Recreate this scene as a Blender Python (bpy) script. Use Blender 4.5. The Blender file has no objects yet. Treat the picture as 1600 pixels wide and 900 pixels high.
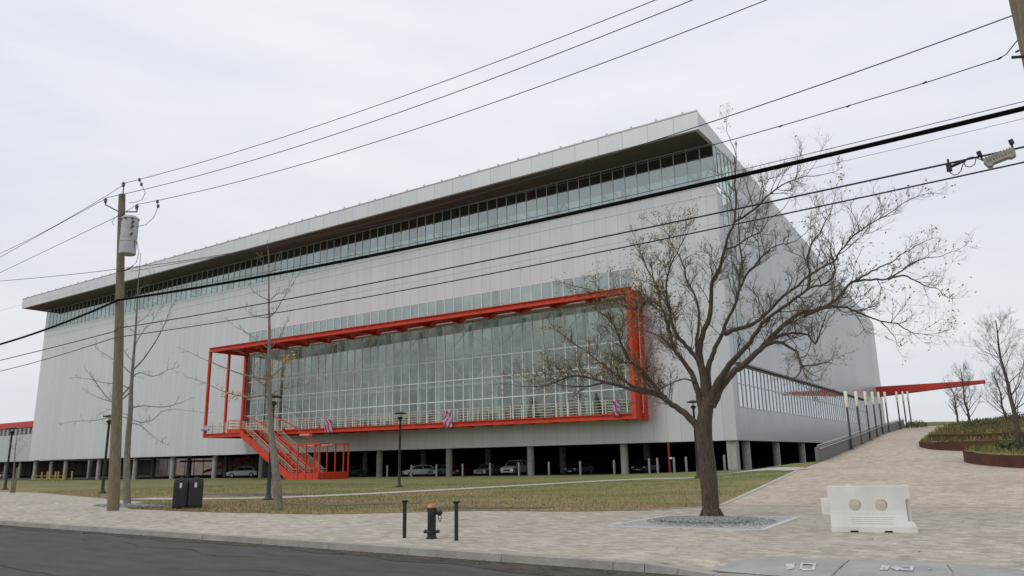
import bpy, bmesh, math, random
import numpy as np
from mathutils import Vector, Matrix
sc = bpy.context.scene
C = sc.collection
random.seed(7)
# ---------------------------------------------------------------- camera, world, sun, exposure
FPX = 1171.35; EYE = Vector((0, 0, 1.8))
YAW, PIT, ROL = -0.594938, 0.223845, -0.017976
fw = Vector((math.cos(PIT)*math.sin(YAW), math.cos(PIT)*math.cos(YAW), math.sin(PIT)))
rt = Vector((math.cos(YAW), -math.sin(YAW), 0)); up = rt.cross(fw)
r2 = rt*math.cos(ROL)+up*math.sin(ROL); u2 = -rt*math.sin(ROL)+up*math.cos(ROL)
cam = bpy.data.cameras.new('camera'); co = bpy.data.objects.new('camera', cam); C.objects.link(co)
M3 = Matrix((r2, u2, -fw)).transposed()
co.matrix_world = Matrix.Translation(EYE) @ M3.to_4x4()
cam.sensor_width = 36; cam.lens = FPX/1600*36; cam.clip_start = 0.1; cam.clip_end = 3000
sc.camera = co
SUN_EL, SUN_AZ = math.radians(48), math.radians(205)   # azimuth clockwise from +y
w = bpy.data.worlds.new('World'); sc.world = w; w.use_nodes = True
nt = w.node_tree; nt.nodes.clear()
def N(t, **k):
    n = nt.nodes.new(t)
    for a, v in k.items(): setattr(n, a, v)
    return n
out = N('ShaderNodeOutputWorld'); bg = N('ShaderNodeBackground'); bg.inputs[1].default_value = 0.1
sky = N('ShaderNodeTexSky', sky_type='NISHITA', sun_disc=False, sun_elevation=SUN_EL, sun_rotation=SUN_AZ)
tc = N('ShaderNodeTexCoord'); mp = N('ShaderNodeMapping'); mp.inputs['Scale'].default_value = (1.1, 1.1, 5.5)
nz = N('ShaderNodeTexNoise'); nz.inputs['Scale'].default_value = 2.1; nz.inputs['Detail'].default_value = 5; nz.inputs['Roughness'].default_value = .5
rp = N('ShaderNodeValToRGB'); rp.color_ramp.elements[0].position = .36; rp.color_ramp.elements[1].position = .66
rp.color_ramp.elements[0].color = (7.35, 7.6, 8.2, 1); rp.color_ramp.elements[1].color = (8.35, 8.5, 8.8, 1)
# cloud deck slightly brighter towards the zenith
sp = N('ShaderNodeSeparateXYZ'); mr = N('ShaderNodeMapRange'); mr.inputs[1].default_value = 0.0; mr.inputs[2].default_value = .45; mr.inputs[3].default_value = .88; mr.inputs[4].default_value = 1.03
vm = N('ShaderNodeVectorMath', operation='SCALE')
mx = N('ShaderNodeMix', data_type='RGBA'); mx.inputs[0].default_value = .94
L = nt.links.new
L(tc.outputs['Generated'], mp.inputs[0]); L(mp.outputs[0], nz.inputs[0]); L(nz.outputs[0], rp.inputs[0])
L(tc.outputs['Generated'], sp.inputs[0]); L(sp.outputs[2], mr.inputs[0]); L(rp.outputs[0], vm.inputs[0]); L(mr.outputs[0], vm.inputs['Scale'])
L(sky.outputs[0], mx.inputs[6]); L(vm.outputs[0], mx.inputs[7]); L(mx.outputs[2], bg.inputs[0]); L(bg.outputs[0], out.inputs[0])
sl = bpy.data.lights.new('sun', 'SUN'); sl.energy = 1.0; sl.angle = math.radians(20); sl.color = (1, .97, .93)
so = bpy.data.objects.new('sun', sl); C.objects.link(so)
sd = Vector((math.sin(SUN_AZ)*math.cos(SUN_EL), math.cos(SUN_AZ)*math.cos(SUN_EL), math.sin(SUN_EL)))
so.rotation_euler = sd.to_track_quat('Z', 'Y').to_euler()
sc.view_settings.view_transform = 'Standard'; sc.view_settings.look = 'None'
sc.view_settings.gamma = 1; sc.view_settings.exposure = 0.10; sc.view_settings.use_curve_mapping = False

# ---------------------------------------------------------------- measuring helpers
def ray(px, py): return M3 @ Vector((px-800, 450-py, -FPX))
def at(px, py, Y):
    d = ray(px, py); return EYE + d*((Y-EYE.y)/d.y)
def gz(px, py, z=0.0):
    d = ray(px, py); return EYE + d*((z-EYE.z)/d.z)
def interp(x, xs, ys):
    if x <= xs[0]: return ys[0]
    for i in range(1, len(xs)):
        if x <= xs[i]:
            t = (x-xs[i-1])/(xs[i]-xs[i-1]); return ys[i-1]*(1-t)+ys[i]*t
    return ys[-1]
def hP(y): return interp(y, [-50, 28.15, 34, 45, 52, 62, 115, 130], [0, 0, .28, .8, 1.2, 2.06, 5.4, 6.3])
def xe(y): return interp(y, [28.15, 46, 52, 62, 74, 87, 100, 130], [-9.8, -11.5, -11.65, -11.4, -12.05, -12.8, -12.7, -12])
def hB(x): return interp(x, [-175, -133, -110, -60, -37, -25, -10], [-.8, -.6, -.42, -.2, -.05, .3, .5])
def hL(x, y):
    t = max(0, min(1, (y-24)/46)); t = t*t*(3-2*t)
    z = hB(x)*t
    wdt = max(0, 1-(xe(y)-x)/9.0); wdt = wdt*wdt*(3-2*wdt)
    tgt = min(hP(y), 1.25)
    if y > 60: wdt *= max(0, 1-(y-60)/25)
    return z*(1-wdt)+tgt*wdt

# ---------------------------------------------------------------- materials
MATS = {}
def mat(name, col=(.5, .5, .5), rough=.6, metal=0.0, var=0.0, vscale=3.0, col2=None, bump=0.0, bscale=20.0, stretch=None, spec=.5):
    if name in MATS: return MATS[name]
    m = bpy.data.materials.new(name); m.use_nodes = True; t = m.node_tree
    b = t.nodes['Principled BSDF']; b.inputs['Roughness'].default_value = rough; b.inputs['Metallic'].default_value = metal
    b.inputs['Specular IOR Level'].default_value = spec
    b.inputs['Base Color'].default_value = (*col, 1)
    tcn = t.nodes.new('ShaderNodeTexCoord'); mpn = t.nodes.new('ShaderNodeMapping')
    if stretch: mpn.inputs['Scale'].default_value = stretch
    t.links.new(tcn.outputs['Object'], mpn.inputs[0])
    if var or col2:
        n = t.nodes.new('ShaderNodeTexNoise'); n.inputs['Scale'].default_value = vscale; n.inputs['Detail'].default_value = 6; n.inputs['Roughness'].default_value = .65
        t.links.new(mpn.outputs[0], n.inputs[0])
        r = t.nodes.new('ShaderNodeValToRGB'); r.color_ramp.elements[0].position = .33; r.color_ramp.elements[1].position = .67
        c2 = col2 or tuple(min(1, c*(1+var)) for c in col); c1 = col if col2 else tuple(c*(1-var) for c in col)
        r.color_ramp.elements[0].color = (*c1, 1); r.color_ramp.elements[1].color = (*c2, 1)
        t.links.new(n.outputs[0], r.inputs[0]); t.links.new(r.outputs[0], b.inputs['Base Color'])
    if bump:
        n = t.nodes.new('ShaderNodeTexNoise'); n.inputs['Scale'].default_value = bscale; n.inputs['Detail'].default_value = 4
        t.links.new(mpn.outputs[0], n.inputs[0])
        bn = t.nodes.new('ShaderNodeBump'); bn.inputs['Strength'].default_value = bump; bn.inputs['Distance'].default_value = .03
        t.links.new(n.outputs[0], bn.inputs['Height']); t.links.new(bn.outputs[0], b.inputs['Normal'])
    MATS[name] = m; return m
def mth(t, op, a, b=None):
    n = t.nodes.new('ShaderNodeMath'); n.operation = op
    for i, v in enumerate((a, b)):
        if v is None: continue
        if isinstance(v, (int, float)): n.inputs[i].default_value = v
        else: t.links.new(v, n.inputs[i])
    return n.outputs[0]
def panel_mat(name, axis, col, module=1.5, rough=.38, metal=.25, hjoints=()):
    m = bpy.data.materials.new(name); m.use_nodes = True; t = m.node_tree; b = t.nodes['Principled BSDF']
    b.inputs['Roughness'].default_value = rough; b.inputs['Metallic'].default_value = metal
    tcn = t.nodes.new('ShaderNodeTexCoord'); s = t.nodes.new('ShaderNodeSeparateXYZ'); t.links.new(tcn.outputs['Object'], s.inputs[0])
    u = mth(t, 'DIVIDE', s.outputs[axis], module); fr = mth(t, 'FRACT', u); fl = mth(t, 'FLOOR', u)
    line = mth(t, 'LESS_THAN', fr, .022)
    for h in hjoints:
        d = mth(t, 'ABSOLUTE', mth(t, 'SUBTRACT', s.outputs[2], h)); line = mth(t, 'MAXIMUM', line, mth(t, 'LESS_THAN', d, .03))
    wn = t.nodes.new('ShaderNodeTexWhiteNoise'); wn.noise_dimensions = '1D'; t.links.new(fl, wn.inputs['W'])
    nz = t.nodes.new('ShaderNodeTexNoise'); nz.inputs['Scale'].default_value = .25; nz.inputs['Detail'].default_value = 8
    mpn = t.nodes.new('ShaderNodeMapping'); mpn.inputs['Scale'].default_value = (1, 1, .25); t.links.new(tcn.outputs['Object'], mpn.inputs[0]); t.links.new(mpn.outputs[0], nz.inputs[0])
    v = mth(t, 'ADD', mth(t, 'MULTIPLY', wn.outputs[0], .07), mth(t, 'MULTIPLY', nz.outputs[0], .12))
    st = t.nodes.new('ShaderNodeTexNoise'); st.inputs['Scale'].default_value = 1.0; st.inputs['Detail'].default_value = 6
    ms = t.nodes.new('ShaderNodeMapping'); ms.inputs['Scale'].default_value = (1.6, 1.6, .06); t.links.new(tcn.outputs['Object'], ms.inputs[0]); t.links.new(ms.outputs[0], st.inputs[0])
    v = mth(t, 'ADD', v, mth(t, 'MULTIPLY', mth(t, 'SUBTRACT', st.outputs[0], .5), .10))
    v = mth(t, 'ADD', v, .905); v = mth(t, 'MULTIPLY', v, mth(t, 'SUBTRACT', 1.0, mth(t, 'MULTIPLY', line, .38)))
    sc_ = t.nodes.new('ShaderNodeVectorMath'); sc_.operation = 'SCALE'; sc_.inputs[0].default_value = col; t.links.new(v, sc_.inputs['Scale'])
    t.links.new(sc_.outputs[0], b.inputs['Base Color'])
    rr = mth(t, 'ADD', mth(t, 'MULTIPLY', wn.outputs[0], .10), rough-.05); t.links.new(rr, b.inputs['Roughness'])
    # corrugation of the metal siding
    wv = mth(t, 'SINE', mth(t, 'MULTIPLY', s.outputs[axis], 2*math.pi/.3))
    bn = t.nodes.new('ShaderNodeBump'); bn.inputs['Strength'].default_value = .06; bn.inputs['Distance'].default_value = .01
    t.links.new(wv, bn.inputs['Height']); t.links.new(bn.outputs[0], b.inputs['Normal'])
    MATS[name] = m; return m
def glass_mat(name, tint, refl, rt_=(.8, .88, .86), base=.34, rough=.03):
    m = bpy.data.materials.new(name); m.use_nodes = True; t = m.node_tree; t.nodes.clear()
    o = t.nodes.new('ShaderNodeOutputMaterial'); tr = t.nodes.new('ShaderNodeBsdfTransparent'); tr.inputs[0].default_value = (*tint, 1)
    g = t.nodes.new('ShaderNodeBsdfGlossy'); g.inputs['Color'].default_value = (*rt_, 1); g.inputs['Roughness'].default_value = rough
    fz = t.nodes.new('ShaderNodeFresnel'); fz.inputs[0].default_value = 1.5
    geo = t.nodes.new('ShaderNodeNewGeometry'); oi = t.nodes.new('ShaderNodeObjectInfo')
    f = mth(t, 'ADD', mth(t, 'MULTIPLY', fz.outputs[0], 1.0), base)
    f = mth(t, 'ADD', f, mth(t, 'MULTIPLY', mth(t, 'SUBTRACT', oi.outputs['Random'], .5), .09))
    f = mth(t, 'MAXIMUM', mth(t, 'MULTIPLY', mth(t, 'MINIMUM', f, 1.0), mth(t, 'SUBTRACT', 1.0, geo.outputs['Backfacing'])), 0.0)
    n = t.nodes.new('ShaderNodeTexNoise'); n.inputs['Scale'].default_value = .35; t.links.new(geo.outputs['Position'], n.inputs[0])
    bn = t.nodes.new('ShaderNodeBump'); bn.inputs['Strength'].default_value = .10; bn.inputs['Distance'].default_value = .06
    t.links.new(n.outputs[0], bn.inputs['Height']); t.links.new(bn.outputs[0], g.inputs['Normal'])
    mi = t.nodes.new('ShaderNodeMixShader'); t.links.new(f, mi.inputs[0]); t.links.new(tr.outputs[0], mi.inputs[1]); t.links.new(g.outputs[0], mi.inputs[2])
    t.links.new(mi.outputs[0], o.inputs[0]); MATS[name] = m; return m
def paver_mat(name, c1, c2, mortar, bw=.3, bh=.15, rot=0.0):
    m = bpy.data.materials.new(name); m.use_nodes = True; t = m.node_tree; b = t.nodes['Principled BSDF']; b.inputs['Roughness'].default_value = .8
    tcn = t.nodes.new('ShaderNodeTexCoord'); mpn = t.nodes.new('ShaderNodeMapping'); mpn.inputs['Rotation'].default_value = (0, 0, rot)
    t.links.new(tcn.outputs['Object'], mpn.inputs[0])
    br = t.nodes.new('ShaderNodeTexBrick'); br.inputs['Scale'].default_value = 1; br.inputs['Brick Width'].default_value = bw; br.inputs['Row Height'].default_value = bh
    br.inputs['Mortar Size'].default_value = .006; br.inputs['Color1'].default_value = (*c1, 1); br.inputs['Color2'].default_value = (*c2, 1); br.inputs['Mortar'].default_value = (*mortar, 1)
    t.links.new(mpn.outputs[0], br.inputs[0])
    n = t.nodes.new('ShaderNodeTexNoise'); n.inputs['Scale'].default_value = 1.3; n.inputs['Detail'].default_value = 9; n.inputs['Roughness'].default_value = .72; t.links.new(tcn.outputs['Object'], n.inputs[0])
    n2 = t.nodes.new('ShaderNodeTexNoise'); n2.inputs['Scale'].default_value = .22; n2.inputs['Detail'].default_value = 5; t.links.new(tcn.outputs['Object'], n2.inputs[0])
    v = mth(t, 'ADD', mth(t, 'MULTIPLY', n.outputs[0], .95), mth(t, 'MULTIPLY', n2.outputs[0], .45)); n3 = t.nodes.new('ShaderNodeTexNoise'); n3.inputs['Scale'].default_value = 3.6; n3.inputs['Detail'].default_value = 3; t.links.new(tcn.outputs['Object'], n3.inputs[0])
    v = mth(t, 'ADD', v, mth(t, 'MULTIPLY', mth(t, 'SUBTRACT', n3.outputs[0], .5), .9)); v = mth(t, 'ADD', v, .30)
    n4 = t.nodes.new('ShaderNodeTexNoise'); n4.inputs['Scale'].default_value = .55; n4.inputs['Detail'].default_value = 7; n4.inputs['Roughness'].default_value = .75; t.links.new(tcn.outputs['Object'], n4.inputs[0])
    dk = t.nodes.new('ShaderNodeMapRange'); dk.inputs[1].default_value = .58; dk.inputs[2].default_value = .72; dk.inputs[3].default_value = 1.0; dk.inputs[4].default_value = .78; t.links.new(n4.outputs[0], dk.inputs[0])
    v = mth(t, 'MULTIPLY', v, dk.outputs[0])
    s = t.nodes.new('ShaderNodeVectorMath'); s.operation = 'SCALE'; t.links.new(br.outputs[0], s.inputs[0]); t.links.new(v, s.inputs['Scale']); t.links.new(s.outputs[0], b.inputs['Base Color'])
    bn = t.nodes.new('ShaderNodeBump'); bn.inputs['Strength'].default_value = .4; bn.inputs['Distance'].default_value = .01
    t.links.new(br.outputs['Fac'], bn.inputs['Height']); bn.invert = True; t.links.new(bn.outputs[0], b.inputs['Normal'])
    MATS[name] = m; return m

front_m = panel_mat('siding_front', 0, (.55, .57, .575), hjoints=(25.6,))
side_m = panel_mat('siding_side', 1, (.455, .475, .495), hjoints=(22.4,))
fascia_m = panel_mat('fascia_metal', 0, (.58, .605, .60), module=3.0, rough=.45)
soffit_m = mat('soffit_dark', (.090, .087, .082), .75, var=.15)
conc_m = mat('concrete', (.34, .33, .31), .85, var=.15, vscale=2, bump=.3)
red_m = mat('red_steel', (.48, .040, .016), .55, col2=(.64, .058, .022), vscale=1.6, spec=.35, stretch=(1, 1, .4))
redd_m = mat('red_blade', (.50, .03, .018), .5, var=.08, vscale=.5)
white_m = mat('white_steel', (.62, .64, .62), .5)
mull_m = mat('mullion_metal', (.42, .44, .43), .4, metal=.4)
cream_m = mat('cream_rail', (.55, .50, .38), .6, var=.15, vscale=5)
glass_m = glass_mat('glass_teal', (.60, .70, .68), .3, (.66, .73, .72), base=.34)
glassb_m = glass_mat('glass_clear', (.80, .87, .83), .3, (.72, .77, .75), base=.16)
asph_m = mat('asphalt', (.046, .044, .042), .9, col2=(.075, .072, .069), vscale=2.2, stretch=(.35, 1, 1), bump=.5, bscale=60)
asph2_m = mat('parking_asphalt', (.035, .035, .035), .95, var=.2)
black_m = mat('black_paint', (.012, .012, .013), .45, var=.3, vscale=6)
grey_m = mat('grey_metal', (.16, .165, .17), .5, metal=.3, var=.1)
wood_m = mat('pole_wood', (.125, .105, .062), .85, col2=(.22, .185, .115), vscale=5, stretch=(4, 4, .35), bump=.5, bscale=12)
bark_m = mat('bark', (.042, .031, .022), .9, col2=(.11, .083, .058), vscale=9, stretch=(2, 2, .5), bump=.9, bscale=22)
bark2_m = mat('bark_grey', (.12, .10, .085), .9, col2=(.24, .21, .18), vscale=7, stretch=(2, 2, .5), bump=.4)
twig_m = mat('twig', (.10, .080, .058), .9, var=.3, vscale=3)
corten_m = mat('corten', (.045, .018, .012), .85, col2=(.095, .030, .016), vscale=2, bump=.3)
galv_m = mat('galvanised', (.40, .41, .42), .45, metal=.5, var=.12, vscale=4)
plastic_m = mat('white_plastic', (.60, .585, .545), .5, col2=(.70, .685, .65), vscale=2.2, stretch=(1, 1, .6))
bronze_m = mat('bronze_cap', (.38, .20, .09), .5, metal=.3, var=.3, vscale=12)
yellow_m = mat('yellow_paint', (.38, .28, .05), .5, var=.1)
rubber_m = mat('rubber', (.015, .015, .015), .8)
lensw_m = mat('frosted_lens', (.80, .76, .60), .4)
gravel_m = mat('gravel', (.10, .10, .10), .9, col2=(.42, .42, .42), vscale=14, bump=1, bscale=25)
walkc_m = mat('path_concrete', (.40, .37, .325), .9, var=.12, vscale=1.2, bump=.2)
curb_m = mat('kerb_concrete', (.25, .235, .21), .9, col2=(.36, .34, .31), vscale=1.5, bump=.4)
gut_m = mat('gutter_dirt', (.028, .021, .015), .95, col2=(.085, .066, .048), vscale=3, bump=.8)
dirt_m = mat('dirt', (.12, .09, .065), .95, col2=(.20, .155, .11), vscale=1.5, bump=.6)
plaza_m = paver_mat('pavers', (.455, .41, .335), (.32, .285, .23), (.31, .27, .22))
ramp_m = paver_mat('pavers_pink', (.475, .385, .305), (.375, .31, .245), (.34, .27, .215))
apron_m = mat('apron_concrete', (.27, .265, .26), .9, col2=(.36, .355, .345), vscale=1.2, bump=.3)
chalk_m = mat('marking_paint', (.62, .62, .60), .8, col2=(.36, .355, .35), vscale=16)
def grass_mat():
    m = bpy.data.materials.new('grass'); m.use_nodes = True; t = m.node_tree; b = t.nodes['Principled BSDF']; b.inputs['Roughness'].default_value = .95
    geo = t.nodes.new('ShaderNodeNewGeometry')
    def noise(s, d, st=(1, 1, 1)):
        mp_ = t.nodes.new('ShaderNodeMapping'); mp_.inputs['Scale'].default_value = st; t.links.new(geo.outputs['Position'], mp_.inputs[0])
        n = t.nodes.new('ShaderNodeTexNoise'); n.inputs['Scale'].default_value = s; n.inputs['Detail'].default_value = d; n.inputs['Roughness'].default_value = .7; t.links.new(mp_.outputs[0], n.inputs[0]); return n.outputs[0]
    a = noise(.16, 4, (1, 1.6, 1)); c = noise(1.4, 8); f = noise(9, 3)
    v = mth(t, 'ADD', mth(t, 'MULTIPLY', a, .75), mth(t, 'ADD', mth(t, 'MULTIPLY', c, .30), mth(t, 'MULTIPLY', f, .18)))
    sy = t.nodes.new('ShaderNodeSeparateXYZ'); t.links.new(geo.outputs['Position'], sy.inputs[0])
    mr_ = t.nodes.new('ShaderNodeMapRange'); mr_.inputs[1].default_value = 24; mr_.inputs[2].default_value = 44; mr_.inputs[3].default_value = .055; mr_.inputs[4].default_value = -.06; t.links.new(sy.outputs[1], mr_.inputs[0])
    v = mth(t, 'ADD', v, mr_.outputs[0])
    r = t.nodes.new('ShaderNodeValToRGB'); e = r.color_ramp.elements
    e[0].position = .47; e[0].color = (.095, .122, .028, 1); e[1].position = .74; e[1].color = (.27, .18, .09, 1)
    x = e.new(.57); x.color = (.155, .155, .042, 1); x = e.new(.65); x.color = (.20, .165, .062, 1)
    t.links.new(v, r.inputs[0]); t.links.new(r.outputs[0], b.inputs['Base Color'])
    bn = t.nodes.new('ShaderNodeBump'); bn.inputs['Strength'].default_value = .6; bn.inputs['Distance'].default_value = .05
    t.links.new(f, bn.inputs['Height']); t.links.new(bn.outputs[0], b.inputs['Normal'])
    MATS['grass'] = m; return m
grass_m = grass_mat()

# ---------------------------------------------------------------- mesh builder
class MB:
    def __init__(s): s.v = []; s.f = []
    def quad(s, a, b, c, d):
        i = len(s.v); s.v += [tuple(a), tuple(b), tuple(c), tuple(d)]; s.f.append((i, i+1, i+2, i+3)); return s
    def poly(s, pts):
        i = len(s.v); s.v += [tuple(p) for p in pts]; s.f.append(tuple(range(i, i+len(pts)))); return s
    def box(s, x0, x1, y0, y1, z0, z1):
        i = len(s.v)
        s.v += [(x, y, z) for z in (z0, z1) for (x, y) in ((x0, y0), (x1, y0), (x1, y1), (x0, y1))]
        for f in ((3, 2, 1, 0), (4, 5, 6, 7), (0, 1, 5, 4), (1, 2, 6, 5), (2, 3, 7, 6), (3, 0, 4, 7)): s.f.append(tuple(i+k for k in f))
        return s
    def prism(s, pts, vec):   # polygon swept along vec
        n = len(pts); i = len(s.v); vec = Vector(vec)
        s.v += [tuple(p) for p in pts]+[tuple(Vector(p)+vec) for p in pts]
        s.f.append(tuple(i+k for k in reversed(range(n)))); s.f.append(tuple(i+n+k for k in range(n)))
        for k in range(n):
            l = (k+1) % n; s.f.append((i+k, i+l, i+n+l, i+n+k))
        return s
    def beam(s, a, b, w_, h):  # rectangular bar from a to b
        a = Vector(a); b = Vector(b); d = (b-a).normalized()
        x = d.cross(Vector((0, 0, 1)))
        if x.length < .01: x = Vector((1, 0, 0))
        x.normalize(); y = x.cross(d)
        return s.prism([a+x*w_/2*i_+y*h/2*j for i_, j in ((-1, -1), (1, -1), (1, 1), (-1, 1))], b-a)
    def tube(s, pts, rad, n=6, cap=True):
        pts = [Vector(p) for p in pts]
        if isinstance(rad, (int, float)): rad = [rad]*len(pts)
        base = len(s.v); ref = None
        for k, p in enumerate(pts):
            d = (pts[min(k+1, len(pts)-1)]-pts[max(k-1, 0)])
            if d.length < 1e-9: d = Vector((0, 0, 1))
            d.normalize()
            if ref is None: ref = d.orthogonal().normalized()
            x = (ref-d*ref.dot(d))
            if x.length < 1e-6: x = d.orthogonal()
            x.normalize(); ref = x; y = d.cross(x)
            for j in range(n):
                a = 2*math.pi*j/n; s.v.append(tuple(p+(x*math.cos(a)+y*math.sin(a))*rad[k]))
        for k in range(len(pts)-1):
            for j in range(n):
                l = (j+1) % n; s.f.append((base+k*n+j, base+k*n+l, base+(k+1)*n+l, base+(k+1)*n+j))
        if cap:
            s.f.append(tuple(base+j for j in reversed(range(n)))); s.f.append(tuple(base+(len(pts)-1)*n+j for j in range(n)))
        return s
    def lathe(s, prof, c=(0, 0, 0), n=20):
        base = len(s.v)
        for r, z in prof:
            for j in range(n):
                a = 2*math.pi*j/n; s.v.append((c[0]+r*math.cos(a), c[1]+r*math.sin(a), c[2]+z))
        for k in range(len(prof)-1):
            for j in range(n):
                l = (j+1) % n; s.f.append((base+k*n+j, base+k*n+l, base+(k+1)*n+l, base+(k+1)*n+j))
        s.f.append(tuple(base+j for j in reversed(range(n)))); s.f.append(tuple(base+(len(prof)-1)*n+j for j in range(n)))
        return s
    def mesh(s, name, m, smooth=False):
        me = bpy.data.meshes.new(name); me.from_pydata(s.v, [], s.f); me.update()
        if m: me.materials.append(m)
        if smooth:
            me.polygons.foreach_set('use_smooth', [True]*len(me.polygons))
            try: me.set_sharp_from_angle(angle=math.radians(40))
            except Exception: pass
        return me
    def build(s, name, m, parent=None, smooth=False, bevel=0, label=None):
        o = bpy.data.objects.new(name, s.mesh(name, m, smooth)); C.objects.link(o)
        if parent: o.parent = parent
        if bevel:
            bv = o.modifiers.new('bevel', 'BEVEL'); bv.width = bevel; bv.segments = 2; bv.limit_method = 'ANGLE'
        if label: o['label'] = label
        return o
def tag(o, label=None, cat=None, group=None, kind=None):
    if label: o['label'] = label
    if cat: o['category'] = cat
    if group: o['group'] = group
    if kind: o['kind'] = kind
    return o
def empty(name, loc, label, cat, group=None, rz=0):
    o = bpy.data.objects.new(name, None); C.objects.link(o); o.location = loc; o.rotation_euler = (0, 0, rz)
    return tag(o, label, cat, group)
def dup(o, loc=None, rz=None, parent=None, label=None):
    c = o.copy(); C.objects.link(c)
    if parent: c.parent = parent
    if loc is not None: c.location = loc
    if rz is not None: c.rotation_euler = (0, 0, rz)
    if label: c['label'] = label
    for ch in list(o.children): dup(ch, parent=c)
    return c

# ---------------------------------------------------------------- setting: ground, road, pavement, lawn, path, ramp
def sheet(name, poly, hf, m, dx, dy, off=0.0, kind='structure'):
    bm = bmesh.new(); vs = [bm.verts.new((x, y, 0)) for x, y in poly]; bm.faces.new(vs)
    xs = [p[0] for p in poly]; ys = [p[1] for p in poly]
    def cuts(lo, hi, d):
        k = math.ceil(lo/d)
        while k*d < hi: yield k*d; k += 1
    for x in cuts(min(xs), max(xs), dx): bmesh.ops.bisect_plane(bm, geom=bm.verts[:]+bm.edges[:]+bm.faces[:], plane_co=(x, 0, 0), plane_no=(1, 0, 0))
    for y in cuts(min(ys), max(ys), dy): bmesh.ops.bisect_plane(bm, geom=bm.verts[:]+bm.edges[:]+bm.faces[:], plane_co=(0, y, 0), plane_no=(0, 1, 0))
    bmesh.ops.triangulate(bm, faces=bm.faces[:])
    for v in bm.verts: v.co.z = hf(v.co.x, v.co.y)+off
    bmesh.ops.recalc_face_normals(bm, faces=bm.faces[:])
    me = bpy.data.meshes.new(name); bm.to_mesh(me); bm.free(); me.materials.append(m)
    if sum(p.normal.z for p in me.polygons) < 0: me.flip_normals()
    o = bpy.data.objects.new(name, me); C.objects.link(o); o['kind'] = kind
    return o
def hG(x, y):
    if y < 14: return -.6
    if y > 180: return -1.2
    return min(hL(x, y), hP(y) if x > -14 else 99)-.45 if y < 80 else -1.1
sheet('ground', [(-1800, -600), (1800, -600), (1800, 2600), (-1800, 2600)], lambda x, y: -.75 if y < 200 else -1.2, dirt_m, 400, 200)
sheet('road', [(-160, -9), (60, -9), (60, 12.45), (-160, 12.45)], lambda x, y: -.14, asph_m, 50, 50)
crack_m = mat('tar_seal', (.030, .029, .028), .9)
for x0, y0, x1, y1, wd in ((-30, 9.4, -8, 6.2, .026), (-22, 11.2, -14, 10.6, .018), (-14, 9.0, -2, 10.8, .018)):
    g = MB(); pr = None; random.seed(int(-x0*7))
    for k in range(41):
        t = k/40; x = x0+(x1-x0)*t; y = y0+(y1-y0)*t+.18*math.sin(t*17+x0)+random.uniform(-.05, .05); h_ = wd*random.uniform(.3, 1)
        if pr: g.quad((pr[0], pr[1]-pr[2], -.134), (x, y-h_, -.134), (x, y+h_, -.134), (pr[0], pr[1]+pr[2], -.134))
        pr = (x, y, h_)
    tag(g.build('road_crack', crack_m), kind='structure')
# gutter: worn strip of asphalt patches and leaf litter against the kerb
g = MB()
n = 120
for k in range(n):
    x0 = -60+k*.56; x1 = x0+.56
    f = lambda x: 12.45-.46-.14*math.sin(x*.9)-.12*math.sin(x*2.3+1)-(.62 if -12 < x < -1 else 0)*max(0, math.sin((x+12)/11*math.pi))
    g.quad((x0, f(x0), -.134), (x1, f(x1), -.134), (x1, 12.46, -.134), (x0, 12.46, -.134))
tag(g.build('gutter', gut_m), kind='structure')
# kerb with joints and the lowered piece at the driveway
g = MB(); x = -100
def kz(x): return interp(x, [-5.6, -4.6, 2.4, 3.4], [0, -.10, -.10, 0])
while x < 40:
    L_ = 2.4 if not (-8 < x < 4) else .6
    x1 = x+L_-.012
    g.prism([(x, 12.45, -.3), (x, 12.45, kz(x)-.005), (x, 12.48, kz(x)+.004), (x, 12.74, kz(x)+.004), (x, 12.74, -.3)], (0, 0, 0)) if False else None
    a, b = kz(x)+.004, kz(x1)+.004
    i = len(g.v); g.v += [(x, 12.45, -.3), (x, 12.48, a), (x, 12.76, a), (x, 12.76, -.3), (x1, 12.45, -.3), (x1, 12.48, b), (x1, 12.76, b), (x1, 12.76, -.3)]
    g.f += [(i, i+1, i+2, i+3), (i+7, i+6, i+5, i+4), (i, i+4, i+5, i+1), (i+1, i+5, i+6, i+2), (i+2, i+6, i+7, i+3)]
    x += L_
tag(g.build('kerb', curb_m), kind='structure')
front_edge = [(-400, 27.6), (-67.3, 27.5), (-59.8, 27.0), (-48.4, 24.4), (-39.3, 22.3), (-37.2, 21.9), (-34.6, 19.4), (-32.2, 18.2), (-27, 18.1), (-21.1, 18.9), (-16.7, 22.4), (-13.3, 23.2), (-11.2, 24.6), (-9.95, 27.2)]
# pavement: kerb line to lawn edge, then the plaza and its ramp
def hpav(x, y): 
    if y < 13.6: return kz(x)*(1-(y-12.76)/.84) if y > 12.7 else kz(x)
    return 0.0
sheet('pavement', [(-400, 12.76), (60, 12.76), (60, 28.15), (-9.8, 28.15)]+front_edge[::-1], hpav, plaza_m, .8, .42)
rl = [(xe(y), y) for y in (28.15, 34, 40, 46, 49, 52, 57, 62, 68, 74, 80, 87, 94, 100, 105)]
sheet('ramp_paving', rl+[(60, 105), (60, 28.15)], lambda x, y: hP(y), ramp_m, 4, .5)
sheet('upper_lawn', [(-13, 105), (60, 105), (60, 128), (150, 170), (150, 260), (-22, 260), (-22, 172), (-12.6, 172)], lambda x, y: min(hP(y)+.35*min(1, (y-105)/4), 1.8+.0325*y)+.1*math.sin(x*.3), grass_m, 4, 2, .0)
lawn_poly = front_edge+[(-9.86, 28.2)]+[(xe(y)-.02, y) for y in (34, 40, 46, 49, 52, 57, 62, 68, 74)]+[(-12.1, 74.4), (-400, 74.4)]
sheet('lawn', lawn_poly, hL, grass_m, 1.5, 1.0, .012)
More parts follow.
